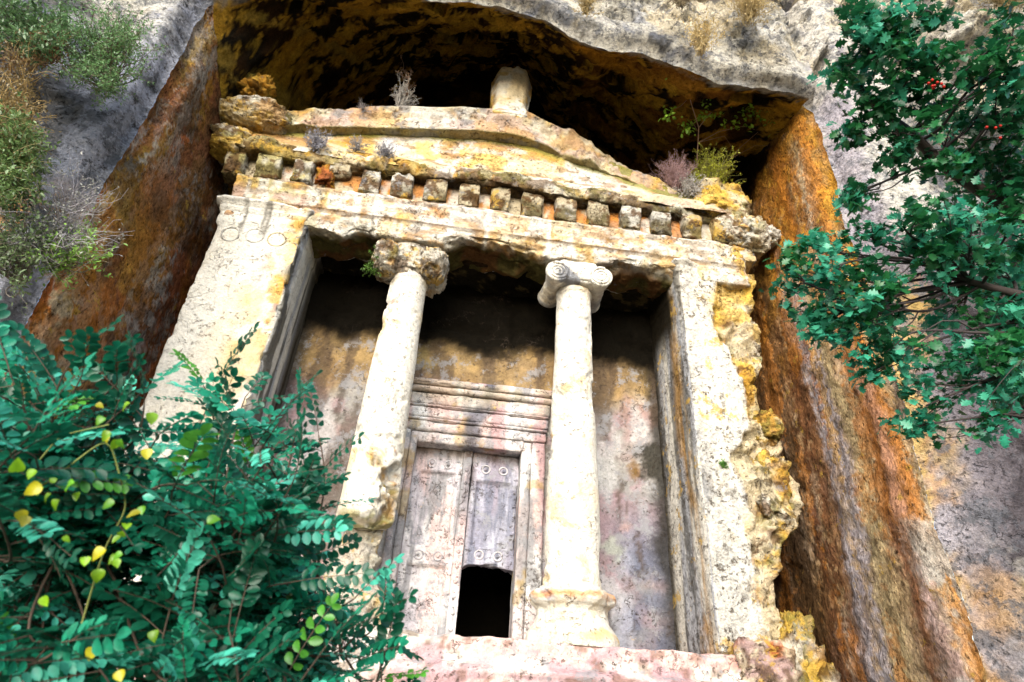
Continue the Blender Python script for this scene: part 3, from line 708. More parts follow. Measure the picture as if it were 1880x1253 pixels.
# right column: whole
cr_ = sub(lathe('column', (6.57, YC, 0), [(.72, .40), (.76, .43), (1.3, .425), (2.0, .415), (3.0, .385), (4.2, .352), (5.1, .328), (5.9, .318), (5.93, .345), (6.0, .345), (6.03, .32), (6.5, .33)], tomb, M_CLEAN, colc(300), 110, 240,
      shaft_def(301, .014, lambda P, P1, N: P1 - N * (blob(P, np.array([7.0, .3, 1.05]), .30, 302) * .10 + blob(P, np.array([6.2, .3, 3.8]), .35, 303) * .05)[:, None])), tomb)
tag(cr_, 'whole round column with scrolled capital')
def basec(P, N):
    c = colc(310)(P, N); x, y, z = P.T
    c = mix(c, BLUEGREY * 1.2, blob(P, np.array([6.25, .0, .35]), .32, 311) * .8)
    c = mix(c, ORANGE * 1.2, smooth(np.abs(z - .62 + (fbm(P, 3, 3, 312) - .5) * .2), .09, .02) * .7)
    c = mix(c, YELLOW * 1.1, smooth(np.abs(z - .12 + (fbm(P, 3, 3, 313) - .5) * .16), .09, .02) * smooth(x, 6.2, 6.8) * .6)
    c = mix(c, WHITE * .85, smooth(fbm(P, 1.6, 4, 316), .40, .52) * .7)
    return c
lathe('base', (6.57, YC, 0), [(-.02, .40), (-.02, .66), (.08, .65), (.16, .62), (.22, .57), (.28, .525), (.36, .505), (.44, .51), (.49, .54), (.52, .59), (.57, .625), (.63, .63), (.68, .60), (.705, .55), (.71, .51), (.745, .50), (.76, .44), (.80, .42)], cr_, M_CLEAN, basec, 120, 90, shaft_def(314, .02, lambda P, P1, N: P1 - N * (smooth(fbm(P, 2.2, 4, 315), .55, .66) * .06)[:, None]))
# left column: lower part broken off
def left_break(P, P1, N):
    x, y, z = P.T; zc = 1.38 + (fbm(P, 2.5, 4, 320) - .5) * .25
    k = smooth(z, zc + .12, zc)
    P1 = P1 - N * (blob(P, np.array([3.85, .25, 2.15]), .42, 321) * .17 + blob(P, np.array([3.75, .2, 1.7]), .3, 322) * .10)[:, None]
    P1[:, :2] = P1[:, :2] * (1 - .35 * k[:, None]) + np.array([3.43, YC]) * (.35 * k[:, None])
    return P1
def lcc(P, N):
    c = colc(330)(P, N); d = blob(P, np.array([3.85, .25, 2.15]), .45, 321) + blob(P, np.array([3.75, .2, 1.7]), .32, 322)
    c = mix(c, crust(P, N), d); return mix(c, MOSS * 1.4, smooth(P[:, 2], 1.62, 1.42) * smooth(fbm(P, 4, 3, 331), .35, .5) * .7)
cl_ = sub(lathe('column', (3.45, YC, 0), [(1.32, .20), (1.38, .38), (1.5, .42), (2.0, .415), (3.0, .392), (4.2, .365), (5.1, .342), (5.7, .325), (5.75, .345), (5.85, .34), (5.9, .32), (6.5, .33)], tomb, M_CLEAN, lcc, 110, 220, shaft_def(332, .02, left_break)), tomb)
tag(cl_, 'round column with its lower part broken away')
def stump_def(P, P1, N, T):
    P1 = P + N * ((fbm(P, 1.9, 5, 340) - .5) * .42 + (ridge(P, 3.2, 4, 341) - .6) * .14)[:, None]; return P1
lathe('stump', (3.42, .82, -.05), [(0, .56), (.25, .50), (.5, .40), (.9, .33), (1.3, .30), (1.62, .30)], cl_, M_ROUGH, lambda P, N: mix(crust(P, N), WHITE * .9, smooth(fbm(P, 1.5, 3, 342), .38, .52) * .7), 90, 110, stump_def)
# capitals
def volute(cx, cz, r, y0, y1, parent, colf, seed):
    L = y1 - y0
    prof = [(0.0, r * .93), (.02, r), (.07, r), (.09, r * .93), (L * .3, r * .80), (L * .5, r * .74), (L * .55, r * .80), (L * .62, r * .78), (L * .85, r * .86), (L * .96, r), (L, r * .95)]
    def dfm(P, P1, N, T): return P + N * ((fbm(P, 3, 4, seed) - .5) * .04)[:, None]
    v = sub(lathe('volute', (cx, y0, cz), prof, parent, M_CLEAN, colf, 48, 60, dfm, axis='Y'), tomb)
    # spiral ridge standing on the front disc
    n, m = 110, 7; t = np.linspace(0, 1, n); ang = t * 2 * np.pi * 2.4 + 1.2; rad = r * (.86 - .74 * t)
    A, B = np.meshgrid(np.arange(n), np.linspace(0, 2 * np.pi, m, endpoint=False), indexing='ij')
    wv = .03 * (1 - .5 * t); s = (np.sign(cx - 5) if parent is None else 1)
    cxs = 1 if cx > 6.57 else -1
    rr = rad[A] + wv[A] * np.cos(B); P = np.stack([cx + cxs * rr * np.cos(ang[A]), y0 - .005 - wv[A] * .7 * np.sin(B), cz + rr * np.sin(ang[A])], -1).reshape(-1, 3)
    F = gridfaces(n, m, False, True)
    make_mesh('spiral', P, F, colf(P, P * 0), M_CLEAN, v)
    return v
def capc(P, N):
    c = colc(350)(P, N)
    c = mix(c, np.array([.12, .13, .16]), blob(P, np.array([6.35, .1, 6.1]), .26, 351) * .85)
    c = mix(c, GREY * .6, smooth(P[:, 1], .45, .7) * smooth(fbm(P, 3, 3, 352), .4, .55) * .8)
    return c
cap = sub(block('capital', (6.2, 6.94, .02, .95, 6.02, 6.5), cr_, M_CLEAN, capc, h=.03, r=.08, amp=.02, f=3, chip=.06), tomb)
volute(6.16, 6.17, .225, .0, .95, cap, capc, 353)
volute(6.98, 6.17, .225, .0, .95, cap, capc, 354)
# left capital, eroded to lumps
def capl(P, N):
    c = mix(crust(P, N), WHITE * .92, smooth(fbm(P, 2.2, 4, 360), .36, .52) * .8)
    return mix(c, BROWN, smooth(fbm(P, 4.5, 4, 361), .56, .64) * .7)
capL = sub(boulder('capital', (3.44, .48, 6.20), (.46, .44, .42), cl_, M_ROUGH, capl, 362, 110, 80, .08, 1.6), tomb)
boulder('scroll_remnant', (3.02, .35, 6.12), (.25, .44, .31), capL, M_ROUGH, capl, 364, 90, 70, .11, 1.8)
boulder('scroll_remnant', (3.87, .42, 6.10), (.25, .50, .33), capL, M_ROUGH, capl, 366, 90, 70, .12, 1.8)

# --- architrave
UND = [(1.4, 6.42), (2.0, 6.44), (2.9, 6.52), (3.1, 6.40), (3.9, 6.45), (4.3, 6.62), (5.0, 6.62), (5.9, 6.50), (6.1, 6.46), (7.0, 6.5), (7.3, 6.55), (8.5, 6.5), (8.7, 6.3)]
def ent_col(P, N):
    x, y, z = P.T
    c = stone_col(P, N, .04, -.01, -.05, -.03, 400)
    yl = smooth(x, 2.6, .6) + smooth(x, 8.4, 9.2)
    c = mix(c, mix(YELLOW * .95, np.array([.42, .35, .12]), smooth(fbm(P, 2.2, 3, 402), .4, .6)), yl * smooth(fbm(P, 2.0, 4, 403), .38, .55) * .85)
    c = mix(c, PINK * .95, smooth(fbm(P, (.9, 1, 2.5), 4, 404), .52, .64) * smooth(x, 5, 3) * .7)
    c = streaks(c, P, WHITE, 405, .55, .62, .85, 2.2, .3)
    c = mix(c, RUST * 1.6, blob(P, at(790, 392, 0), .2, 406) * .7)
    c = lay(c, P, OCHRE * 1.3, (2.0, 2, 5), .54, .62, 440, .5, 6)
    c = lay(c, P, np.array([.20, .11, .05]), (3.5, 3, 9), .58, .64, 441, .5, 6)
    drips = 0
    for u, wd in ((655, .10), (690, .16), (835, .07), (900, .10), (1010, .08)):
        drips = drips + smooth(np.abs(x - at(u, 380, 0)[0] + (fbm(P, (5, 1, 1.2), 4, 442) - .5) * .16), wd, wd * .3)
    c = mix(c, WHITE * 1.15, np.clip(drips, 0, 1) * .85)
    # broken brown lines along the joints between mouldings
    for zl in (6.80, 7.30):
        c = mix(c, BROWN, smooth(np.abs(z - zl + .0 + (fbm(P, 5, 3, 407) - .5) * .03), .03, .006) * smooth(fbm(P, (3, 1, 1), 3, 408), .3, .5) * .8)
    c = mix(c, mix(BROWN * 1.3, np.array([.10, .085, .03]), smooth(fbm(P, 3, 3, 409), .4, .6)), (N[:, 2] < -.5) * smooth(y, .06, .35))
    return c
def arch_def(P, P1, N):
    x, y, z = P.T
    P1 = P1.copy()
    fr_ = (N[:, 1] < -.3)
    o = .05 * smooth(z, 6.79, 6.81) + .03 * smooth(z, 7.04, 7.05) + .05 * smooth(z, 7.19, 7.23) - .02 * smooth(z, 7.26, 7.29)
    P1[:, 1] -= o * (y < .3)
    low = smooth(z, 6.72, 6.4)
    und = interp(x, UND) + (fbm(P, 2.4, 5, 410) - .5) * .38 * smooth(np.abs(np.abs(x - 5) - 1.57), .35, .7)
    P1[:, 2] += low * (und - 6.4) * smooth(x, 1.3, 1.6) * smooth(x, 8.8, 8.5)
    rough = low * smooth(fbm(P, 1.3, 3, 411), .40, .55) * smooth(x, 1.3, 1.8) * smooth(x, 9.2, 8.6)
    P1 += vdisp(P, .06, 4.0, 412, 4) * rough[:, None]
    P1[:, 1] += rough * .07 * (y < .4)
    return P1
def ent_wear(P): return .7 + 1.6 * smooth(P[:, 0], 9.0, 9.6) + .8 * smooth(P[:, 0], 2.5, 1.2)
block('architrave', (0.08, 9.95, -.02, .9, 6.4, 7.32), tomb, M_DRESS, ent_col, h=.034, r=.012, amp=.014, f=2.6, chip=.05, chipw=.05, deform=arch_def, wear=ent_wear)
# --- frieze wall behind the dentils
def frz(P, N):
    x, y, z = P.T
    c = mix(np.array([.45, .24, .12]), CREAM * .8, smooth(fbm(P, (1.4, 1, 1), 3, 420), .4, .6)); c = lay(c, P, ORANGE * 1.1, 1.3, .5, .6, 421, .8)
    c = lay(c, P, WHITE * .9, (2, 1, 1), .58, .64, 422, .8)
    return mix(c, np.array([.07, .035, .015]), smooth(z + (fbm(P, 3, 3, 423) - .5) * .12, 7.70, 7.82) * .7)  # shaded top of the gaps painted onto the frieze
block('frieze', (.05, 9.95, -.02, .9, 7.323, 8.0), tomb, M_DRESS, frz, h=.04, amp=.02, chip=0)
def dentc(P, N):
    x, y, z = P.T
    c = mix(WHITE * .92, CREAM * .9, smooth(fbm(P, 1.4, 3, 430), .42, .58))
    c = mix(c, np.array([.45, .38, .12]), smooth(x, 2.8, .8) * smooth(fbm(P, 2, 3, 431), .35, .55) * .8)
    c = mix(c, YELLOW, smooth(x, 8.2, 9.2) * .5)
    lowm = smooth(z + (fbm(P, 3, 3, 432) - .5) * .4, 7.66, 7.46)
    c = mix(c, np.array([.13, .10, .035]), lowm * smooth(fbm(P, 4, 4, 433), .35, .55) * .85)
    return lay(c * .82, P, BROWN, 6, .54, .63, 434, .85)
holes = [469, 533, 592, 656, 713, 771, 833, 891, 946, 1007, 1065, 1124, 1180, 1236, 1291]
hx = [at(u, 300 + (u - 469) * .134, .0)[0] for u in holes]
edges = [hx[0] - .57] + hx + [hx[-1] + .55]
gapw = .222
for i in range(len(edges) - 1):
    x0 = edges[i] + gapw / 2; x1 = edges[i + 1] - gapw / 2
    wv = {1: 1.0, 3: 2.2, 4: 1.4, 5: 2.4, 14: 1.6, 15: 2}.get(i, 1.0)
    zb = 7.285 + .03 * rng.rand()
    if i == 3: zb = 7.60
    def dd(P, P1, N, s=i):
        k = smooth(P[:, 2], 7.62, 7.42) * (P[:, 1] < .1)
        P1 = P1.copy(); P1[:, 1] += k * (.02 + .10 * fbm(P, 2.5, 3, 440 + s)); P1 += vdisp(P, .022, 6.5, 470 + s, 4) * (.4 + k)[:, None]; return P1
    block('dentil', (x0, x1, -.23, .1, zb, 7.86), tomb, M_ROUGH, dentc, h=.026, r=.015, amp=.018 * wv, f=4, chip=.06 * wv, chipw=.05, deform=dd, seed=i)
boulder('broken_dentil', (1.62, -.0, 7.66), (.17, .2, .26), tomb, M_ROUGH, lambda P, N: mix(RUST * 1.4, OCHRE, smooth(fbm(P, 4, 3, 450), .4, .6)), 451, 40, 30, .3, 3)

# --- horizontal cornice with a ragged lip
def cor_col(P, N):
    x, y, z = P.T
    c = stone_col(P, N, .0, .03, -.02, -.02, 460)
    yl = smooth(x, 3.2, .8); c = mix(c, mix(YELLOW * 1.15, np.array([.36, .26, .06]), smooth(fbm(P, 2, 3, 461), .4, .6)), yl * .8)
    rag = smooth(fbm(P, 3.2, 4, 462), .42, .56) * (z < 8.06)
    c = mix(c, BROWN * 1.1, rag * .75)
    c = mix(c, MOSS, smooth(fbm(P, 2.5, 4, 463), .55, .62) * .5)
    c = mix(c, np.array([.035, .022, .01]), (N[:, 2] < -.4) * smooth(x, 1.5, 3) * .75)  # downward faces darkened: soffit shade painted in
    return c
def cor_def(P, P1, N):
    x, y, z = P.T; P1 = P1.copy()
    back = interp(x, [(-.5, .0), (1.0, .02), (2.8, .06), (3.2, .0), (8.5, .03), (9.0, .22), (10.2, .3)])
    P1[:, 1] += (y < 0) * back + (y < 0) * (fbm(P, 1.8, 5, 464) - .5) * .22
    P1[:, 2] += (fbm(P, 2.5, 4, 465) - .5) * .10 * (y < .1) * (z < 8.0)
    P1 += vdisp(P, .03, 6, 466, 3) * (y < 0)[:, None]
    P1[:, 1] += .05 * smooth(z, 7.90, 7.83) * (y < -.2)
    return P1
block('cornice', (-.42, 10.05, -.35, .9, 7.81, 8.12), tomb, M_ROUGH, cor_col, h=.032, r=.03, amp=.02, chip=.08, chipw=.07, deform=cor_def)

# --- tympanum and raking cornice
RT = [(-0.55, 9.02), (0.5, 9.15), (1.6, 9.31), (2.9, 9.65), (5.1, 10.09), (5.35, 10.07), (6.0, 9.87), (6.9, 9.57), (7.6, 9.17), (8.2, 8.82), (8.8, 8.55), (9.5, 8.42)]
RB = [(-0.55, 8.49), (0.7, 8.61), (1.8, 8.85), (3.05, 9.1), (4.3, 9.33), (5.1, 9.39), (5.6, 9.31), (6.5, 9.06), (7.3, 8.81), (8.0, 8.51), (9.5, 8.19)]
def tymp_fn(nx=300, nz=60):
    X = np.linspace(-.35, 9.7, nx); T = np.linspace(0, 1, nz)
    A, B = np.meshgrid(X, T, indexing='ij'); x = A.ravel(); t = B.ravel()
    z0 = 7.95; z1 = interp(x, RT) - .05; z = z0 + (z1 - z0) * t
    P = np.stack([x, np.zeros_like(x), z], 1)
    y = -.12 + .06 * smooth(z, 8.2, 8.9) - .16 * smooth(z, 8.45, 8.1)
    y = y + (fbm(P, 1.0, 4, 480) - .5) * .14 + (fbm(P, 4, 4, 481) - .5) * .03
    P[:, 1] = y; return P, gridfaces(nx, nz), x, z
P_, F_, x_, z_ = tymp_fn()
def tymc(P):
    x, y, z = P.T
    c = mix(WHITE, CREAM, smooth(fbm(P, 1.0, 4, 482), .42, .6)); c = lay(c, P, YELLOW * 1.1, 1.5, .54, .66, 483, .75)
    c = lay(c, P, PINK, 1.8, .58, .66, 484, .5)
    c = mix(c, OCHRE, smooth(x, 2.4, 1.2) * smooth(fbm(P, 2, 4, 485), .4, .55) * .8)
    Q = jit(P); c = lay(c, Q, OCHRE * 1.2, (1.4, 2, 3), .56, .66, 584, .7, 6); c = lay(c, Q, np.array([.25, .13, .05]), (2.5, 3, 6), .61, .68, 585, .6, 6)
    g = interp(x, RB) - z
    c = mix(c, np.array([.26, .25, .06]), smooth(g + (fbm(P, 2.2, 5, 486) - .5) * .3, .16, .0) * .85)  # olive strip: shadow under the raking cornice painted in, with moss
    c = mix(c, np.array([.13, .19, .13]), blob(P, at(745, 243, 0), .30, 487) * .9)
    c = mix(c, np.array([.60, .62, .66]), blob(P, at(730, 275, -.05), .35, 488) * .8)
    return c
make_mesh('tympanum', P_, F_, tymc(P_), M_DRESS, tomb)
# solid rock behind (so the gable has its thickness)
def gable_back(P, P1, N):
    P1 = P1.copy(); t = (P[:, 2] - 8.0) / 1.5; P1[:, 2] = 8.0 + t * (interp(P[:, 0], RT) - .08 - 8.0); P1[:, 1] += 0; return P1
block('gable', (-.3, 9.6, .12, 2.3, 8.0, 9.5), tomb, M_ROUGH, crust, h=.07, amp=.03, chip=0, deform=gable_back)
def rk_col(P, N):
    x, y, z = P.T
    c = mix(WHITE * .96, CREAM, smooth(fbm(P, 1.2, 4, 490), .5, .66))
    c = mix(c, crust(P, N), smooth(x, 2.0, 1.2)); c = mix(c, CREAM * 1.1, smooth(x, 2.6, 1.4) * .3)
    c = mix(c, mix(CREAM, YELLOW, smooth(fbm(P, 1.6, 4, 491), .4, .6)), smooth(x, 5.2, 6.0) * .8)
    c = lay(c, P, PINK * .9, (1.4, 1, 2), .55, .65, 492, .6)
    Q = jit(P); c = lay(c, Q, OCHRE * 1.2, (1.6, 2, 3), .56, .66, 494, .5, 6); c = lay(c, Q, np.array([.22, .12, .05]), (3, 3, 7), .60, .67, 495, .4, 6)
    c = mix(c, np.array([.30, .27, .10]), (N[:, 2] < -.5) * .7)  # olive underside: shade and moss put into one colour
    c = lay(c, P, GREY * .7, 2.5, .62, .70, 493, .7)
    return c
def rk_def(P, P1, N):
    x, y, z = P.T; P1 = P1.copy(); t = z           # z in 0..1 is the height between underside and top
    zb, zt = interp(x, RB), interp(x, RT)
    er = smooth(x, 2.3, 1.4) + smooth(x, 5.6, 6.4)       # eroded stretches
    er = np.clip(er, 0, 1)
    dz = P1[:, 2] - t
    P1[:, 2] = zb + (zt - zb) * t + dz
    o = (-.05 * smooth(t, .62, .66) - .04 * smooth(t, .85, .88) + .02) * (1 - er)
    yb = interp(x, [(-.6, .03), (1.2, .02), (2.2, .0), (5.3, .0), (6.2, .08), (7.2, .16), (8.2, .22), (9.6, .35)])
    P1[:, 1] += (o + yb) * smooth(y, .2, -.2)
    Q = np.stack([x, y, P1[:, 2]], 1)
    P1[:, 1] += er * (fbm(Q, 2.0, 5, 494) - .5) * .34 * smooth(y, .3, -.2)
    P1[:, 2] += er * (fbm(Q, 2.6, 5, 495) - .5) * .16
    P1 += vdisp(Q, .025, 6, 496, 3) * er[:, None]
    return P1
def rake():
    # z cells are stretched: build the lattice by hand for square cells
    x0, x1, y0, y1 = -.52, 9.4, -.27, .9
    P, F = lattice((x0, x1, y0, y1, 0, .42), .034); P[:, 2] /= .42
    lo = np.array([x0, y0, 0]); hi = np.array([x1, y1, 1])
    N = np.zeros_like(P); N[P[:, 1] <= y0 + 1e-6, 1] = -1; N[P[:, 2] <= 1e-6, 2] = -1; N[P[:, 2] >= 1 - 1e-6, 2] = 1; N[P[:, 0] <= x0 + 1e-6, 0] = -1; N[P[:, 0] >= x1 - 1e-6, 0] = 1
    n_ = fbm(P * [1, 1, .4], 3, 4, 497) - .5
    P1 = P + N * [1, 1, 0] * (n_ * .03)[:, None]
    P1 = rk_def(P, P1, N)
    P1[:, 2] += N[:, 2] * n_ * .03
    return make_mesh('raking_cornice', P1, F, rk_col(P1, N), M_DRESS, tomb)
rake()

# --- acroteria and broken ends
a0 = at(936, 207, -.3); a1 = at(936, 124, -.3); AZ0, AZ1 = a0[2] - .1, a1[2]
def acro_def(P, P1, N):
    x, y, z = P.T; P1 = P1.copy(); t = (z - AZ0) / (AZ1 - AZ0); cx = a0[0]
    s = .92 + .16 * smooth(t, .15, .6) - .06 * smooth(t, .85, 1.0)
    P1[:, 0] = cx + (P1[:, 0] - cx) * s
    dx = (x - cx) / .42
    P1[:, 2] -= .26 * np.abs(dx) ** 5 * smooth(t, .6, 1) + .09 * np.exp(-((dx - .0) / .10) ** 2) * smooth(t, .85, 1) + .05 * (dx < 0) * smooth(t, .85, 1)
    P1[:, 1] -= .04 * np.exp(-(dx / .35) ** 2) * smooth(t, .2, .6)
    # chamfered sides
    ch = smooth(np.abs(dx), .60, 1.0) * smooth(y, .0, -.5); P1[:, 1] += ch * .22 * smooth(t, .1, .3)
    return P1
def acro_col(P, N):
    c = mix(WHITE * 1.15, CREAM * 1.2, smooth(fbm(P, 1.5, 4, 500), .5, .65)); x = P[:, 0]
    c = mix(c, np.array([.36, .22, .07]), smooth(x, a0[0] - .30, a0[0] - .38) * smooth(fbm(P, 3, 3, 501), .25, .5))  # shade of the flanks painted, brown on the left and grey on the right
    c = mix(c, GREY * .9, smooth(x, a0[0] + .30, a0[0] + .40) * .8)
    return lay(c, P, YELLOW, 3, .62, .70, 502, .7)
block('finial', (a0[0] - .42, a0[0] + .42, -.36, .2, AZ0, AZ1), tomb, M_CLEAN, acro_col, h=.03, r=.05, amp=.02, f=2.5, chip=.05, deform=acro_def)
def crustw(P, N): return mix(crust(P, N), mix(CREAM * 1.15, YELLOW * 1.2, smooth(fbm(P, 2, 4, 509), .4, .6)), smooth(fbm(P, (1.2, 1.2, 2.5), 4, 508), .40, .56) * .85)
def yel(P, N):
    c = mix(YELLOW * 1.25, OCHRE * 1.3, smooth(fbm(P, 3, 4, 510), .4, .6)); c = lay(c, P, MOSS, 4, .54, .64, 511, .7); return lay(c, P, BROWN, 6, .6, .68, 512, .7)
p = at(472, 168, -.3); boulder('finial_stub', p, (.30, .3, .25), tomb, M_ROUGH, yel, 513, 60, 44, .26, 2.4)
p = at(468, 222, -.15); boulder('broken_corner', p, (.68, .42, .30), tomb, M_ROUGH, crustw, 515, 110, 80, .14, 1.5)
p = at(428, 268, -.1); boulder('broken_corner', p, (.36, .36, .30), tomb, M_ROUGH, crustw, 517, 90, 70, .14, 1.6)
block('dentil', (-.22, .02, -.18, .3, 7.30, 7.86), tomb, M_ROUGH, dentc, h=.028, r=.04, amp=.03, f=4, chip=.1, chipw=.06, seed=77)
p = at(1315, 388, .1); boulder('broken_corner', p, (.58, .5, .52), tomb, M_ROUGH, crustw, 521, 120, 100, .15, 1.5)
p = at(1345, 430, .05); boulder('broken_corner', p, (.42, .45, .42), tomb, M_ROUGH, crust, 523, 100, 90, .16, 1.6)
p = at(1365, 460, -.0); block('pillar_cap', (9.62, 10.16, -.10, .9, 6.95, 7.48), tomb, M_DRESS, anta_left_col, h=.035, r=.03, amp=.03, f=3, chip=.1)
def wht(P, N): return lay(mix(WHITE, CREAM, smooth(fbm(P, 2, 3, 525), .4, .6)), P, MOSS, 3, .58, .66, 526, .6)
p = at(1372, 440, .0); boulder('projecting_rock', p, (.36, .4, .34), tomb, M_ROUGH, wht, 527, 60, 50, .2, 2.0)
p = at(1405, 440, .1); boulder('projecting_rock', p, (.24, .3, .20), tomb, M_ROUGH, wht, 529, 50, 40, .2, 2.0)

# --- step and rock below
def step_col(P, N):
    x, y, z = P.T
    c = mix(STONE * 1.0, PINK, smooth(fbm(P, (1.2, 1, 2), 4, 530), .42, .6)); c = lay(c, P, MAUVE, (1.5, 1, 3), .52, .62, 531, .75)
    c = mix(c, RUST * 1.4, smooth(x, 8.2, 9.0) * smooth(fbm(P, 2, 3, 532), .35, .5) * .85)
    c = mix(c, WHITE * .95, smooth(np.abs(z + .28), .14, .06) * smooth(fbm(P, (2, 1, 2), 3, 533), .38, .5) * .7 * (x > 4.8))
    return lay(c, P, BROWN, 5, .60, .68, 534, .6)
def step_def(P, P1, N):
    P1 = P1.copy(); x, y, z = P.T
    P1[:, 1] -= smooth(z, -.28, -.36) * .22 * (y < .6)
    P1[:, 2] += (y < .5) * (fbm(P, 2.2, 4, 535) - .5) * .07 * (z > -.3)
    P1[:, 1] += (fbm(P, 1.6, 4, 536) - .5) * .16 * (z < -.4) * (y < .6)
    return P1
block('step', (-.2, 9.3, -.14, 2.4, -.75, -.003), tomb, M_WALL, step_col, h=.042, r=.02, amp=.014, chip=.06, chipw=.06, deform=step_def)
def red(P, N):
    c = mix(RUST * 1.5, PINK * .8, smooth(fbm(P, 2, 4, 540), .45, .62)); c = lay(c, P, CREAM, 2, .56, .64, 541, .7); return lay(c, P, BROWN, 4, .56, .66, 542, .7)
def redd(P, P1, N): return P1 + vdisp(P, (.10, .10, .10), 1.8, 544, 4) + N * (facets(P, 2.6, 545) * .06)[:, None]
block('broken_block', (8.60, 9.50, -.24, .7, -.78, .22), tomb, M_ROUGH, red, h=.03, r=.05, amp=.03, f=3, chip=.18, chipw=.14, deform=redd)
def base_def(P, P1, N):
    P1 = P1.copy(); P1[:, 0] += (fbm(P, 1.0, 4, 545) - .5) * .5 * (np.abs(N[:, 0]) > .5); P1[:, 1] += (fbm(P, .9, 5, 546) - .5) * .5 * (N[:, 1] < -.5); return P1 + vdisp(P, .04, 4, 547, 3)
def lowc(P, N): return lay(lay(mix(STONE, CREAM * .9, smooth(fbm(P, 1.6, 4, 548), .4, .6)), P, PINK, 1.7, .5, .6, 549, .7), P, OCHRE, 3, .58, .66, 550, .7)
block('rock_footing', (-.4, 9.75, -.30, 2.4, -2.5, -.62), tomb, M_ROUGH, lowc, h=.07, amp=.04, chip=.1, deform=base_def)
p = at(1455, 1215, .3); boulder('rock_footing', p + [0, 0, -.2], (.35, .5, .7), tomb, M_ROUGH, crust, 551, 70, 50, .25, 2)
# ------------------------------------------------------------------ plants
def leaf_mat(name, trans=.35, rough=.45):
    m = bpy.data.materials.new(name); m.use_nodes = True; nt = m.node_tree; L = nt.links.new
    bs = nt.nodes['Principled BSDF']; bs.inputs['Roughness'].default_value = rough; bs.inputs['Specular IOR Level'].default_value = .45
    a = nd(nt, 'ShaderNodeAttribute'); a.attribute_name = 'tint'
    g = nd(nt, 'ShaderNodeNewGeometry'); n = nd(nt, 'ShaderNodeTexNoise'); n.inputs['Scale'].default_value = 60; L(g.outputs['Position'], n.inputs['Vector'])
    mr = nd(nt, 'ShaderNodeMapRange'); L(n.outputs[0], mr.inputs[0]); mr.inputs[1].default_value = .3; mr.inputs[2].default_value = .7; mr.inputs[3].default_value = .8; mr.inputs[4].default_value = 1.15
    vm = nd(nt, 'ShaderNodeVectorMath', operation='SCALE'); L(a.outputs['Color'], vm.inputs[0]); L(mr.outputs[0], vm.inputs['Scale']); L(vm.outputs[0], bs.inputs['Base Color'])
    t = nd(nt, 'ShaderNodeBsdfTranslucent'); L(vm.outputs[0], t.inputs['Color']); mx = nd(nt, 'ShaderNodeMixShader'); mx.inputs[0].default_value = trans
    L(bs.outputs[0], mx.inputs[1]); L(t.outputs[0], mx.inputs[2]); L(mx.outputs[0], nt.nodes['Material Output'].inputs[0]); return m
M_LEAF = leaf_mat('green_leaf', .42, .36); M_DRY = leaf_mat('dry_stem', .1, .8)
def bark_mat():
    m = leaf_mat('bark', .0, .85); return m
M_BARK = bark_mat()
def unit(v): v = np.asarray(v, float); return v / (np.linalg.norm(v, axis=-1, keepdims=True) + 1e-9)
OVAL = (np.array([0, .10, .25, .55, .82, .95, 1.0]), np.array([.015, .03, .20, .30, .25, .12, .02]))
NARROW = (np.array([0, .3, .7, 1.0]), np.array([.05, .22, .20, .02]))
LOBED = (np.array([0, .16, .26, .42, .52, .68, .76, .90, 1.0]), np.array([.03, .10, .34, .16, .50, .22, .36, .12, .02]))
HEART = (np.array([-.12, .02, .2, .45, .7, .9, 1.0]), np.array([.16, .42, .52, .48, .32, .12, .01]))
def leaves(P, D, N, Lh, tmpl, fold=.18, curl=.15):
    """P base, D direction, N face normal, Lh length -> vertices, faces, count per leaf"""
    D = unit(D); S = unit(np.cross(D, N)); N = np.cross(S, D); t, wd = tmpl; k = len(t)
    T = np.repeat(t, 3)[None]; Wd = (np.repeat(wd, 3) * np.tile([-1, 0, 1], k))[None]
    up = np.abs(Wd) * fold * 2 - curl * T ** 2
    V = P[:, None] + Lh[:, None, None] * (D[:, None] * T[..., None] + S[:, None] * Wd[..., None] + N[:, None] * up[..., None])
    f = gridfaces(k, 3); n = len(P); F = (f[None] + (np.arange(n) * 3 * k)[:, None, None]).reshape(-1, 4)
    return V.reshape(-1, 3), F, 3 * k
class Tubes:
    def __init__(s): s.V = []; s.F = []; s.n = 0
    def add(s, pts, r0, r1, m=6):
        pts = np.asarray(pts, float); k = len(pts); d = unit(np.gradient(pts, axis=0)); a = unit(np.cross(d, [.3, .5, .81])); b = np.cross(d, a)
        r = np.linspace(r0, r1, k)[:, None, None]; an = np.linspace(0, 2 * np.pi, m, endpoint=False)
        V = pts[:, None] + r * (a[:, None] * np.cos(an)[None, :, None] + b[:, None] * np.sin(an)[None, :, None])
        s.V.append(V.reshape(-1, 3)); s.F.append(gridfaces(k, m, False, True) + s.n); s.n += k * m
    def build(s, name, colr, parent, mat=None):
        V = np.vstack(s.V); c = np.tile(colr, (len(V), 1)) * (.75 + .5 * fbm(V, 8, 3, 3))[:, None]
        return make_mesh(name, V, np.vstack(s.F), c, mat or M_BARK, parent)
class Leaves:
    def __init__(s): s.V = []; s.F = []; s.C = []; s.n = 0
    def add(s, P, D, N, L_, tmpl, C, **k):
        P = np.atleast_2d(P); D = np.atleast_2d(D); N = np.atleast_2d(N)
        V, F, kk = leaves(P, D, N, np.broadcast_to(L_, (len(P),)).astype(float), tmpl, **k)
        s.V.append(V); s.F.append(F + s.n); s.n += len(V); s.C.append(np.repeat(np.broadcast_to(C, (len(P), 3)), kk, 0))
    def build(s, name, parent, mat=None):
        return make_mesh(name, np.vstack(s.V), np.vstack(s.F), np.vstack(s.C), mat or M_LEAF, parent)
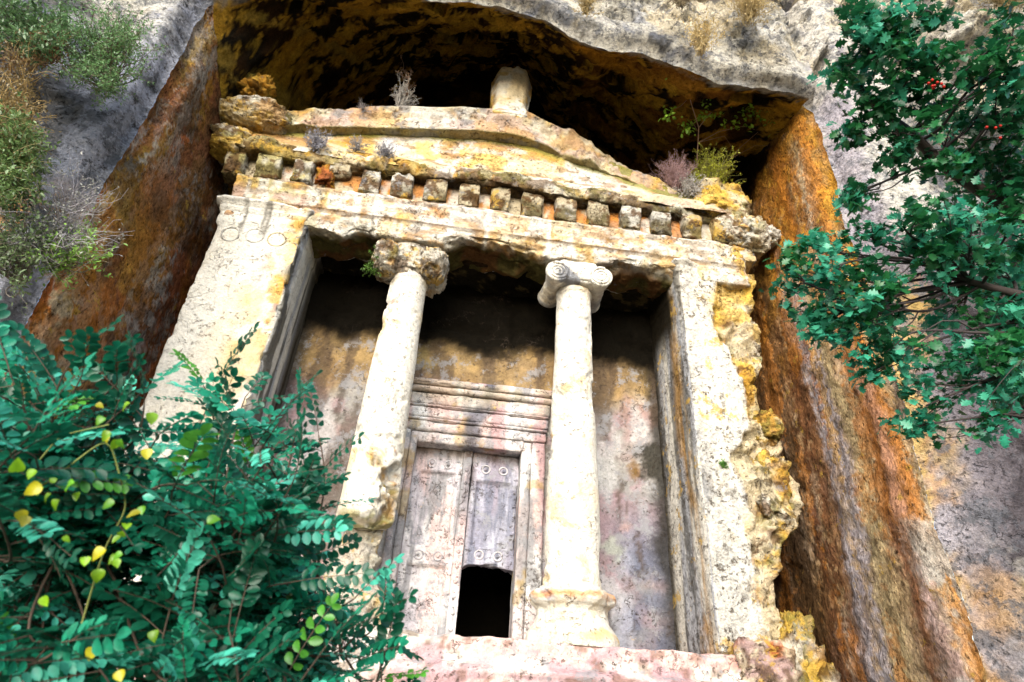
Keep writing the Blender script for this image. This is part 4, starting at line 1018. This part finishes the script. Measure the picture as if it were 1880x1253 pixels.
def curve(a, b, n=12, wob=.1, sag=0., r=rng):
    a = np.asarray(a, float); b = np.asarray(b, float); t = np.linspace(0, 1, n)[:, None]; L_ = np.linalg.norm(b - a)
    k1 = r.randn(3) * wob * L_; k2 = r.randn(3) * wob * L_ * .5
    return a + (b - a) * t + k1 * np.sin(np.pi * t) + k2 * np.sin(2 * np.pi * t) + np.array([0, 0, 1]) * sag * L_ * np.sin(np.pi * t)
def inpoly(x, y, poly):
    c = False; n = len(poly)
    for i in range(n):
        x1, y1 = poly[i]; x2, y2 = poly[(i + 1) % n]
        if (y1 > y) != (y2 > y) and x < (x2 - x1) * (y - y1) / (y2 - y1) + x1: c = not c
    return c
TEAL = np.array([.014, .24, .135]); DEEP = np.array([.006, .095, .050]); LIGHT = np.array([.075, .46, .33]); LIME = np.array([.22, .42, .015])

# --- pinnate leaved bushes in the foreground
def pinnate(lv, tb, p, d, nrm, L_, rs, size=1.0, tone=None):
    d = unit(d); nrm = unit(nrm); n = rs.randint(6, 10); side = unit(np.cross(d, nrm)); nrm = np.cross(side, d)
    t = np.linspace(.22, 1, n); pts = p + d * (t[:, None] * L_) - nrm * (t[:, None] ** 2) * L_ * .18
    tb.add(np.vstack([p, pts]), .0016, .0008, 4)
    tone = tone if tone is not None else (DEEP if rs.rand() < .5 else TEAL if rs.rand() < .6 else LIGHT if rs.rand() < .85 else np.array([.07, .26, .03]))
    for sgn in (-1, 1):
        D = d * .55 + side * sgn + rs.randn(n, 3) * .14; N = nrm + rs.randn(n, 3) * .28 + side * sgn * -.15
        C = tone * (.8 + .45 * rs.rand(n, 1)) * np.array([1, 1, 1])
        lv.add(pts, D, N, L_ * .235 * size * (1.05 - .35 * np.abs(t - .55)) * (.9 + .2 * rs.rand(n)), OVAL, C)
    lv.add(pts[-1:], d[None], nrm[None], L_ * .23 * size, OVAL, tone * (.9 + .3 * rs.rand()))
def bush(name, label, poly, base, ntw, drange, tips, seed, leafL=.15, lean=(0, 0, 0), group=None, per=9):
    rs = np.random.RandomState(seed); b0 = np.array([base[0], base[1], -2.3])
    root = thing(name, label, 'bush', b0, group); lv = Leaves(); tb = Tubes(); main = Tubes()
    xs = [p[0] for p in poly]; ys = [p[1] for p in poly]; T = list(tips)
    while len(T) < ntw + len(tips):
        u = rs.uniform(min(xs), max(xs)); v = rs.uniform(min(ys), max(ys))
        if inpoly(u, v, poly): T.append((u, v, rs.uniform(*drange)))
    forks = []
    for k in range(7):
        u, v = T[rs.randint(len(T))][:2]; q = atd(u, v + 260, rs.uniform(drange[0] + .25, drange[1])); q[2] = min(q[2], atd(u, v, drange[1])[2] - .12)
        main.add(curve(b0 + rs.randn(3) * [.06, .06, 0], q, 16, .05, r=rs), .018, .007, 7); forks.append(q)
    forks = np.array(forks)
    for (u, v, dd) in T:
        tip = atd(u, v, dd); f = forks[np.argmin(np.linalg.norm(forks - tip, axis=1) + rs.rand(len(forks)) * .3)]
        c = curve(f, tip, 14, .07, r=rs); tb.add(c, .006, .0018, 5)
        seg = np.linalg.norm(tip - f); n = per
        for i in range(n):
            s_ = 1 - (i / n) * min(1, .42 / max(seg, .2)); j = s_ * 13; j0 = min(12, int(j)); p = c[j0] + (c[j0 + 1] - c[j0]) * (j - j0); tan = unit(c[j0 + 1] - c[j0])
            sd = unit(np.cross(tan, [0, 0, 1])) * (1 if i % 2 else -1)
            d = tan * (.9 if i == 0 else .35) + sd * (0 if i == 0 else .8) + rs.randn(3) * .25 + np.array([0, 0, .12])
            nrm = np.array([0, -.55, .75]) + rs.randn(3) * .35
            pinnate(lv, tb, p, d, nrm, leafL * rs.uniform(.75, 1.15), rs, rs.uniform(.72, 1.02))
    main.build('trunk', np.array([.10, .055, .04]), root); tb.build('twig', np.array([.07, .045, .03]), root); lv.build('foliage', root)
    return root
POLY_A = [(-80, 690), (60, 700), (150, 730), (220, 760), (270, 790), (320, 850), (350, 900), (360, 1000), (380, 1120), (390, 1300), (-80, 1300)]
POLY_B = [(340, 860), (400, 800), (480, 800), (530, 820), (540, 880), (520, 980), (530, 1080), (590, 1160), (620, 1300), (330, 1300), (300, 1000)]
bush('carob_bush', 'dense teal green pinnate bush filling the lower left corner, twined with lime vine leaves', POLY_A, (3.0, -7.0), 125, (1.45, 2.6),
     [(10, 660, 1.9), (60, 700, 1.9), (180, 690, 1.9), (215, 705, 1.8), (265, 735, 1.8), (120, 680, 1.8), (290, 800, 1.8), (20, 690, 1.8), (150, 690, 1.8), (240, 740, 1.8), (90, 690, 1.9)], 5, .15)
bush('carob_bush', 'oval leaved green bush before the left pillar and left column, reaching to the door', POLY_B, (3.75, -6.6), 95, (1.5, 2.4),
     [(405, 700, 2.0), (375, 710, 2.0), (450, 730, 1.9), (520, 765, 1.9), (545, 780, 1.9), (585, 800, 1.9), (430, 760, 1.9), (490, 790, 1.9), (560, 860, 1.8), (545, 920, 1.8), (480, 830, 1.6), (540, 880, 1.6), (450, 900, 1.6), (650, 1100, 1.8), (700, 1130, 1.8), (715, 1180, 1.8), (700, 1225, 1.8), (620, 1130, 1.8), (660, 1160, 1.8)], 6, .16, per=8)
# --- vine with heart shaped leaves twining in the left bush
vr = np.random.RandomState(8); vb = atd(120, 1330, 1.65); vine = thing('climbing_vine', 'lime and yellow heart shaped vine leaves on the front of the left bush', 'vine', (vb[0], vb[1], -2.3))
lv = Leaves(); tb = Tubes()
path = [(120, 1330), (140, 1180), (190, 1010), (235, 930), (200, 800), (70, 900), (60, 860), (110, 800), (200, 780)]
vp = np.array([atd(u, v, 1.62 + .04 * vr.rand()) for u, v in path]); vp = np.vstack([np.array([vb[0], vb[1], -2.3]), vp]); tt = np.linspace(0, 1, 80); vs = np.stack([np.interp(tt, np.linspace(0, 1, len(vp)), vp[:, k]) for k in range(3)], 1)
for _ in range(4): vs[1:-1] = (vs[:-2] + vs[2:] + 2 * vs[1:-1]) / 4
tb.add(vs, .0025, .0018, 5)
for (u, v, n, sp) in [(200, 790, 7, 28), (215, 830, 4, 22), (60, 880, 5, 24), (90, 910, 5, 22), (50, 930, 3, 18), (190, 1012, 5, 22), (215, 1020, 3, 15), (185, 1060, 3, 14), (230, 935, 5, 26), (265, 945, 2, 15), (140, 905, 1, 5), (385, 955, 3, 15), (150, 1190, 2, 10), (100, 960, 2, 20), (250, 1130, 3, 40), (60, 1060, 2, 30)]:
    for k in range(max(1, n - 1)):
        p = atd(u + vr.randn() * sp, v + vr.randn() * sp, 1.36 + .14 * vr.rand()); d = np.array([vr.randn() * .6, vr.randn() * .3, -.8 + .5 * vr.randn()])
        c = LIME if vr.rand() < .6 else np.array([.12, .33, .02]) if vr.rand() < .5 else np.array([.50, .45, .015])
        lv.add(p, d, np.array([vr.randn() * .4, -1, .5]), 0.019 * vr.uniform(.6, 1.3), HEART, c * vr.uniform(.6, 1.2), fold=.25, curl=vr.uniform(-.2, .7))
tb.build('vine_stem', np.array([.18, .20, .05]), vine); lv.build('foliage', vine)

# --- the trees on the right
def tree(name, label, base, spine, clusters, seed, leafL, tones, density=1.0, trunk_r=.07, group=None, berries=()):
    """clusters: (u, v, ru, rv, distance) in the photograph, placed at their own distance in the scene"""
    rs = np.random.RandomState(seed); root = thing(name, label, 'tree', base, group); trunk = Tubes(); br = Tubes(); lv = Leaves()
    sp = np.array([base] + [atd(*s) for s in spine]); tt = np.linspace(0, 1, 40)
    cs = np.stack([np.interp(tt, np.linspace(0, 1, len(sp)), sp[:, k]) for k in range(3)], 1)
    for _ in range(6): cs[1:-1] = (cs[:-2] + cs[2:] + 2 * cs[1:-1]) / 4
    cs += vdisp(cs, .05, 1.5, seed, 2); trunk.add(cs, trunk_r, trunk_r * .28, 10)
    for (u, v, ru, rv, dd) in clusters:
        c0 = atd(u, v, dd); s = dd / FPX; j = np.argmin(np.linalg.norm(cs - c0, axis=1) + np.where(cs[:, 2] > c0[2] + .3, .8, 0)); j = max(j, 8)
        lm = curve(cs[j], c0, 14, .06, r=rs); br.add(lm, .011, .005, 6)
        nt_ = int(max(4, ru * rv / 420 * density))
        for k in range(nt_):
            a = rs.rand() * 2 * np.pi; rr = math.sqrt(rs.rand()); q = atd(u + ru * rr * math.cos(a), v + rv * rr * math.sin(a), dd + rs.randn() * max(ru, rv) * s * .35)
            st = lm[rs.randint(5, 14)]; tw = curve(st, q, 8, .08, r=rs); br.add(tw, .005, .0018, 4)
            ton = tones[rs.randint(len(tones))]
            n = rs.randint(18, 30); i = rs.randint(4, 8, n); P = tw[i] + rs.randn(n, 3) * .032; P[: n // 3] = q + rs.randn(n // 3, 3) * .04
            D = rs.randn(n, 3) + unit(q - st) * .6 + np.array([0, -.1, -.1]); N = np.array([-.1, -.4, .85]) + rs.randn(n, 3) * .5
            lv.add(P, D, N, leafL * rs.uniform(.7, 1.2, n), LOBED, ton * (.7 + .6 * rs.rand(n, 1)), fold=.12)
    trunk.build('trunk', np.array([.035, .025, .022]), root); br.build('limb', np.array([.035, .025, .025]), root); lv.build('crown', root)
    for (u, v, dd) in berries:
        for k in range(4):
            p = atd(u, v, dd) + rs.randn(3) * .022
            A, B = np.meshgrid(np.linspace(0, np.pi, 6), np.linspace(0, 2 * np.pi, 8, endpoint=False), indexing='ij')
            n = np.stack([np.sin(A) * np.cos(B), np.sin(A) * np.sin(B), np.cos(A)], -1).reshape(-1, 3)
            make_mesh('berry', n * .008 + p, gridfaces(6, 8, False, True), np.tile([.55, .02, .01], (48, 1)), M_LEAF, root)
    return root
G1 = np.array([.020, .14, .040]); G2 = np.array([.010, .085, .030]); G3 = np.array([.05, .30, .18]); G4 = np.array([.006, .05, .022])
tb_ = atd(2150, 900, 5.2)
tree('maple_tree', 'dark green lobed leaf tree leaning in at the upper right over the cliff edge', (tb_[0], tb_[1], -2.3),
     [(2160, 1100, 5.2), (2110, 700, 5.1), (1990, 480, 5.0), (1830, 370, 4.8), (1730, 300, 4.7), (1620, 200, 4.6), (1560, 120, 4.6)],
     [(1600, 110, 60, 55, 4.4), (1660, 60, 50, 50, 4.5), (1640, 20, 60, 30, 4.5), (1540, 130, 40, 30, 4.4), (1580, 200, 55, 45, 4.4), (1665, 150, 60, 50, 4.4), (1570, 40, 30, 25, 4.4), (1700, 20, 40, 30, 4.6),
      (1730, 120, 40, 35, 4.5), (1650, 250, 60, 35, 4.4), (1560, 250, 30, 25, 4.4), (1730, 190, 60, 40, 4.5), (1820, 90, 45, 40, 4.6), (1860, 140, 50, 60, 4.7), (1840, 210, 60, 60, 4.7), (1790, 280, 60, 50, 4.7),
      (1870, 300, 50, 70, 4.8), (1720, 290, 45, 35, 4.5), (1830, 370, 60, 50, 4.8), (1640, 290, 30, 20, 4.4), (1560, 365, 14, 10, 4.3), (1860, 60, 40, 50, 5.0), (1870, 220, 40, 70, 5.0), (1800, 190, 60, 50, 5.0), (1750, 240, 60, 50, 4.9), (1840, 310, 60, 60, 5.0), (1780, 350, 60, 45, 5.0), (1600, 160, 60, 50, 4.6), (1620, 60, 50, 40, 4.6)], 21, .064, [G1, G2, G2, G3], .8,
     berries=[(1708, 155, 4.35), (1722, 160, 4.35), (1830, 237, 4.5)])
tb2 = atd(2150, 1000, 4.6)
tree('maple_tree', 'teal green leafy tree whose low branches hang across the orange rock wall', (tb2[0], tb2[1], -2.3),
     [(2170, 1150, 4.9), (2150, 850, 4.8), (2070, 650, 4.7), (1930, 560, 4.6), (1780, 520, 4.4)],
     [(1530, 490, 80, 35, 3.9), (1470, 520, 40, 28, 3.9), (1600, 520, 60, 40, 3.9), (1590, 600, 85, 60, 3.9), (1640, 640, 60, 40, 3.9), (1560, 570, 45, 30, 3.8), (1490, 605, 30, 16, 3.9), (1480, 570, 25, 16, 3.9),
      (1660, 420, 70, 40, 4.0), (1730, 400, 60, 40, 4.1), (1800, 460, 90, 60, 4.3), (1720, 470, 60, 35, 4.1), (1860, 420, 50, 60, 4.4), (1590, 430, 30, 22, 4.0), (1850, 560, 60, 60, 4.4), (1770, 560, 70, 45, 4.4), (1440, 490, 22, 16, 3.9), (1480, 450, 22, 12, 4.0),
      (1740, 680, 60, 35, 4.2), (1700, 745, 40, 28, 4.1), (1800, 650, 70, 50, 4.3), (1860, 700, 60, 60, 4.3), (1840, 760, 50, 40, 4.3), (1690, 700, 30, 24, 4.1), (1870, 620, 50, 50, 4.4), (1675, 785, 30, 10, 4.1), (1610, 680, 30, 18, 3.9), (1830, 500, 70, 60, 4.8), (1860, 600, 50, 80, 4.8), (1780, 430, 70, 50, 4.7), (1820, 700, 60, 60, 4.7), (1600, 560, 80, 50, 4.2), (1690, 440, 60, 40, 4.4)],
     22, .060, [G3, G1, G3, G2, np.array([.03, .26, .16])], .95)

# --- tufts, small shrubs and the seedling on the ledge
def tuft(name, label, cat, p, n, L_, colr, seed, spread=.5, up=(0, -.2, 1), width=.006, leafy=0, leafL=.04, lcol=None, group=None, vary=.35, sub_=3):
    rs = np.random.RandomState(seed); p = np.asarray(p, float); o = thing(name, label, cat, p, group); tb = Tubes(); lv = Leaves()
    for k in range(n):
        d = unit(np.asarray(up) + rs.randn(3) * spread); l = L_ * rs.uniform(.45, 1.1)
        c = curve(p + rs.randn(3) * L_ * .08, p + d * l, 7, .08, r=rs); tb.add(c, width, width * .3, 3)
        for q in range(sub_):
            s = c[rs.randint(2, 6)]; e = s + unit(d + rs.randn(3) * .6) * l * rs.uniform(.2, .45); tb.add(curve(s, e, 5, .06, r=rs), width * .5, width * .25, 3)
            if leafy:
                m = leafy; P = s + (e - s) * rs.rand(m, 1) + rs.randn(m, 3) * .01
                lv.add(P, rs.randn(m, 3) + d, rs.randn(m, 3) + [0, -.5, .8], leafL * rs.uniform(.6, 1.2, m), NARROW if leafL < .05 else OVAL, (lcol if lcol is not None else colr) * (1 - vary + 2 * vary * rs.rand(m, 1)))
    tb.build('stem', colr, o, M_DRY)
    if leafy: lv.build('foliage', o)
    return o
def on_face(u, v, Y=-2.35, back=.0): return at(u, v, Y)
PURP = np.array([.34, .22, .22]); STRAW = np.array([.50, .38, .18]); SILV = np.array([.50, .47, .44]); YG = np.array([.36, .38, .04]); GRN = np.array([.10, .24, .04]); GYT = np.array([.22, .20, .20])
tuft('dry_shrub', 'purple brown dry shrub on the right slope of the pediment', 'shrub', at(1240, 345, -.1), 200, .68, PURP * 1.2, 31, .42, leafy=6, leafL=.03, lcol=PURP * 1.1)
tuft('green_shrub', 'upright yellow green shrub on the right slope of the pediment', 'shrub', at(1300, 350, -.1), 190, .90, np.array([.24, .22, .06]), 32, .34, up=(.15, -.1, 1), leafy=10, leafL=.04, lcol=YG * 1.3)
tuft('dry_shrub', 'whitish dry twigs hanging below the purple shrub at the right end of the cornice', 'shrub', at(1262, 352, -.15), 90, .42, SILV, 33, .6, up=(0, -.5, -.2), leafy=7, leafL=.035, lcol=SILV)
tuft('dry_shrub', 'pale dead shrub with a tall spike on the left top of the pediment', 'shrub', at(735, 196, -.1), 42, .55, SILV * 1.1, 34, .5, up=(.1, -.2, .9), width=.012, leafy=10, leafL=.035, lcol=SILV)
tuft('dead_stalk', 'tall pinkish dry stalk rising from the pale dead shrub', 'plant', at(738, 192, .0), 5, 1.05, np.array([.50, .36, .28]), 35, .10, up=(.02, -.1, 1), width=.012, leafy=14, leafL=.04, lcol=np.array([.45, .30, .22]), sub_=6)
tuft('grass_tuft', 'small hanging grey grass on the white cornice left of the dead shrub', 'grass', at(668, 203, -.3), 40, .22, GYT * 1.4, 36, .5, up=(0, -.5, -.3))
tuft('grey_shrub', 'low blue grey shrub on the left of the cornice ledge', 'shrub', at(582, 272, -.3), 80, .34, np.array([.25, .24, .27]), 37, .6, up=(0, -.4, .5), leafy=7, leafL=.03, lcol=np.array([.28, .28, .32]))
tuft('grey_shrub', 'low grey shrub in the middle of the cornice ledge, beside the white patch', 'shrub', at(705, 290, -.25), 60, .30, np.array([.27, .26, .28]), 38, .6, up=(0, -.4, .5), leafy=7, leafL=.03, lcol=np.array([.32, .31, .33]))
tuft('grey_shrub', 'tiny grey shrub between the two larger ones on the cornice ledge', 'shrub', at(655, 275, -.25), 40, .24, np.array([.27, .26, .28]), 39, .6, up=(0, -.4, .5), leafy=6, leafL=.03, lcol=np.array([.36, .34, .33]))
tuft('fern', 'small green fern under the eroded capital of the left column', 'plant', at(694, 480, .3), 22, .36, np.array([.05, .09, .02]), 40, .35, up=(-.2, -.3, -.7), leafy=8, leafL=.04, lcol=np.array([.10, .20, .03]))
tuft('weed', 'small green weed at the fracture of the right pillar', 'plant', at(1327, 858, -.02), 10, .10, GRN, 41, .5, leafy=8, leafL=.03, lcol=GRN)
# seedling tree on the pediment
st = thing('seedling_tree', 'small bare stemmed seedling tree with sparse leaves on the right of the pediment', 'tree', at(1281, 330, .1)); tb = Tubes(); lv = Leaves(); rs = np.random.RandomState(44)
def leanY(v): return .1 - 1.45 * max(0., min(1., (330 - v) / 175))
def poly3(pts, Y=.0, dy=0): return np.array([at(u, v, leanY(v)) for k, (u, v) in enumerate(pts)])
BR = [([(1281, 330), (1280, 290), (1283, 235)], .018, .012, 0), ([(1283, 235), (1272, 200), (1262, 165), (1245, 140), (1236, 132)], .011, .004, -.2), ([(1283, 235), (1300, 212), (1322, 193), (1342, 180)], .010, .004, -.1), ([(1322, 193), (1318, 175), (1322, 160)], .006, .003, .1),
      ([(1283, 262), (1320, 242), (1365, 232), (1395, 215)], .010, .004, -.3), ([(1365, 232), (1392, 240), (1450, 238)], .006, .003, -.1), ([(1340, 293), (1360, 270), (1395, 240), (1420, 235)], .008, .003, -.4), ([(1345, 290), (1385, 268), (1440, 268)], .006, .003, -.3), ([(1265, 180), (1250, 195), (1240, 200)], .006, .003, .1), ([(1280, 240), (1272, 225), (1262, 240)], .006, .003, .1), ([(1262, 165), (1280, 165), (1290, 150)], .006, .003, .1), ([(1283, 262), (1330, 250), (1345, 272), (1350, 290)], .006, .003, 0)]
for pts, r0, r1, dy in BR: tb.add(poly3(pts, .1, dy), r0, r1, 5)
for (u, v, n, sp) in [(1240, 135, 14, 9), (1265, 132, 22, 11), (1288, 145, 18, 9), (1275, 158, 12, 10), (1320, 155, 16, 9), (1350, 165, 18, 10), (1345, 180, 14, 8), (1300, 185, 10, 8), (1385, 195, 22, 11), (1412, 205, 34, 13), (1415, 222, 22, 10), (1370, 212, 18, 12), (1350, 225, 12, 10), (1232, 210, 14, 9), (1262, 235, 16, 9), (1318, 212, 10, 8), (1455, 218, 8, 6), (1380, 195, 10, 8), (1290, 215, 8, 7), (1440, 268, 5, 8)]:
    P = np.array([at(u + rs.randn() * sp, v + rs.randn() * sp * .8, leanY(v) + rs.randn() * .08) for _ in range(int(n * 2.6))]); m = len(P)
    lv.add(P, rs.randn(m, 3), rs.randn(m, 3) * .5 + [0, -.6, .7], .10 * rs.uniform(.6, 1.1, m), OVAL, np.array([.24, .44, .04]) * (.6 + .8 * rs.rand(m, 1)))
tb.build('trunk', np.array([.34, .22, .16]), st); lv.build('foliage', st)
# cliff plants, upper left
def clump(name, label, cat, u, v, ru, rv, Y, n, colr, lcol, seed, leafL=.05, L_=.5, leafy=10, **k):
    """a shrub rooted at one foot whose stems fan out"""
    rs = np.random.RandomState(seed); foot = at(u + ru * .1, v + rv * .9, Y + .25); o = thing(name, label, cat, foot); tb = Tubes(); lv = Leaves()
    for i in range(n):
        a = rs.rand() * 2 * np.pi; r = math.sqrt(rs.rand()); q = at(u + ru * r * math.cos(a), v + rv * r * math.sin(a), Y - rs.rand() * .6)
        c = curve(foot, q, 10, .07, r=rs); tb.add(c, .010, .003, 4)
        for s_ in range(4):
            b = c[rs.randint(5, 10)]; e = b + unit((q - foot) / (np.linalg.norm(q - foot) + .01) + rs.randn(3) * .7) * L_ * rs.uniform(.3, .8); tb.add(curve(b, e, 5, .08, r=rs), .004, .0015, 3)
            if leafy:
                P = b + (e - b) * rs.rand(leafy, 1) + rs.randn(leafy, 3) * .03
                lv.add(P, rs.randn(leafy, 3), rs.randn(leafy, 3) * .5 + [0, -.5, .8], leafL * rs.uniform(.6, 1.2, leafy), NARROW, lcol * (.6 + .8 * rs.rand(leafy, 1)))
    tb.build('stem', colr, o, M_DRY)
    if leafy: lv.build('foliage', o)
    return o
SAGE = np.array([.13, .24, .09]); OL = np.array([.14, .17, .04])
clump('cliff_shrub', 'feathery green shrub on the pale rock at the upper left', 'shrub', 190, 85, 90, 75, -2.7, 120, np.array([.12, .09, .06]), SAGE, 51, .04, .45, 18)
clump('cliff_shrub', 'dark green shrub in the top left corner of the cliff', 'shrub', 50, 45, 85, 50, -2.9, 70, np.array([.10, .08, .05]), SAGE * .7, 52, .06, .45, 14)
clump('cliff_shrub', 'orange brown dry patch of shrub below the feathery green one', 'shrub', 60, 90, 60, 28, -2.8, 40, np.array([.20, .11, .05]), np.array([.20, .12, .05]), 53, .05, .35, 10)
clump('grass_clump', 'bright green and straw grass hanging at the left edge of the photo', 'grass', 22, 280, 45, 90, -2.8, 110, np.array([.28, .23, .10]), np.array([.12, .19, .06]), 54, .055, .45, 12)
clump('cliff_shrub', 'grey leafless tangle of twigs under the dark rock hollow', 'shrub', 95, 390, 95, 80, -2.5, 90, np.array([.30, .28, .30]), np.array([.30, .30, .26]), 55, .04, .6, 3)
clump('cliff_shrub', 'light lime green sprigs at the foot of the left cliff beside the rust wall', 'shrub', 115, 455, 90, 45, -2.4, 36, np.array([.24, .20, .14]), np.array([.22, .40, .07]), 56, .05, .4, 7)
clump('grass_clump', 'brown gold dry grass on the far left of the cliff', 'grass', 25, 180, 45, 80, -2.8, 50, np.array([.40, .27, .10]), np.array([.20, .15, .07]), 57, .045, .5, 9)
clump('cliff_shrub', 'dark low bush on the left cliff above the foreground foliage', 'shrub', 30, 440, 60, 90, -2.6, 50, np.array([.14, .12, .10]), np.array([.12, .17, .07]), 58, .06, .5, 8)
def lipY(u, v): return -2.5
for i, (u, v, ln, n, cc, lb, L2) in enumerate([(1285, 98, .70, 60, STRAW, 'thin straw coloured tuft just above the overhang, over the seedling tree', 6), (1375, 35, .75, 150, STRAW * .9, 'large dry grass tussock on the pale brow at top right', 4), (1075, 25, .40, 50, STRAW * .8, 'small dry grass tuft at the top edge above the overhang', 4), (1250, 10, .5, 90, np.array([.22, .17, .10]), 'dark brown dry tussock at the top edge of the photo', 4), (1850, 20, .9, 130, np.array([.26, .20, .09]), 'brown bush in the top right corner of the cliff', 8)]):
    tuft('dry_grass', lb, 'grass', at(u, v, -2.55 if v > 60 else -2.75), n, ln, cc, 60 + i, .40, up=(0, -.5, 1), width=.006, leafy=L2, leafL=.045, lcol=cc * 1.1)
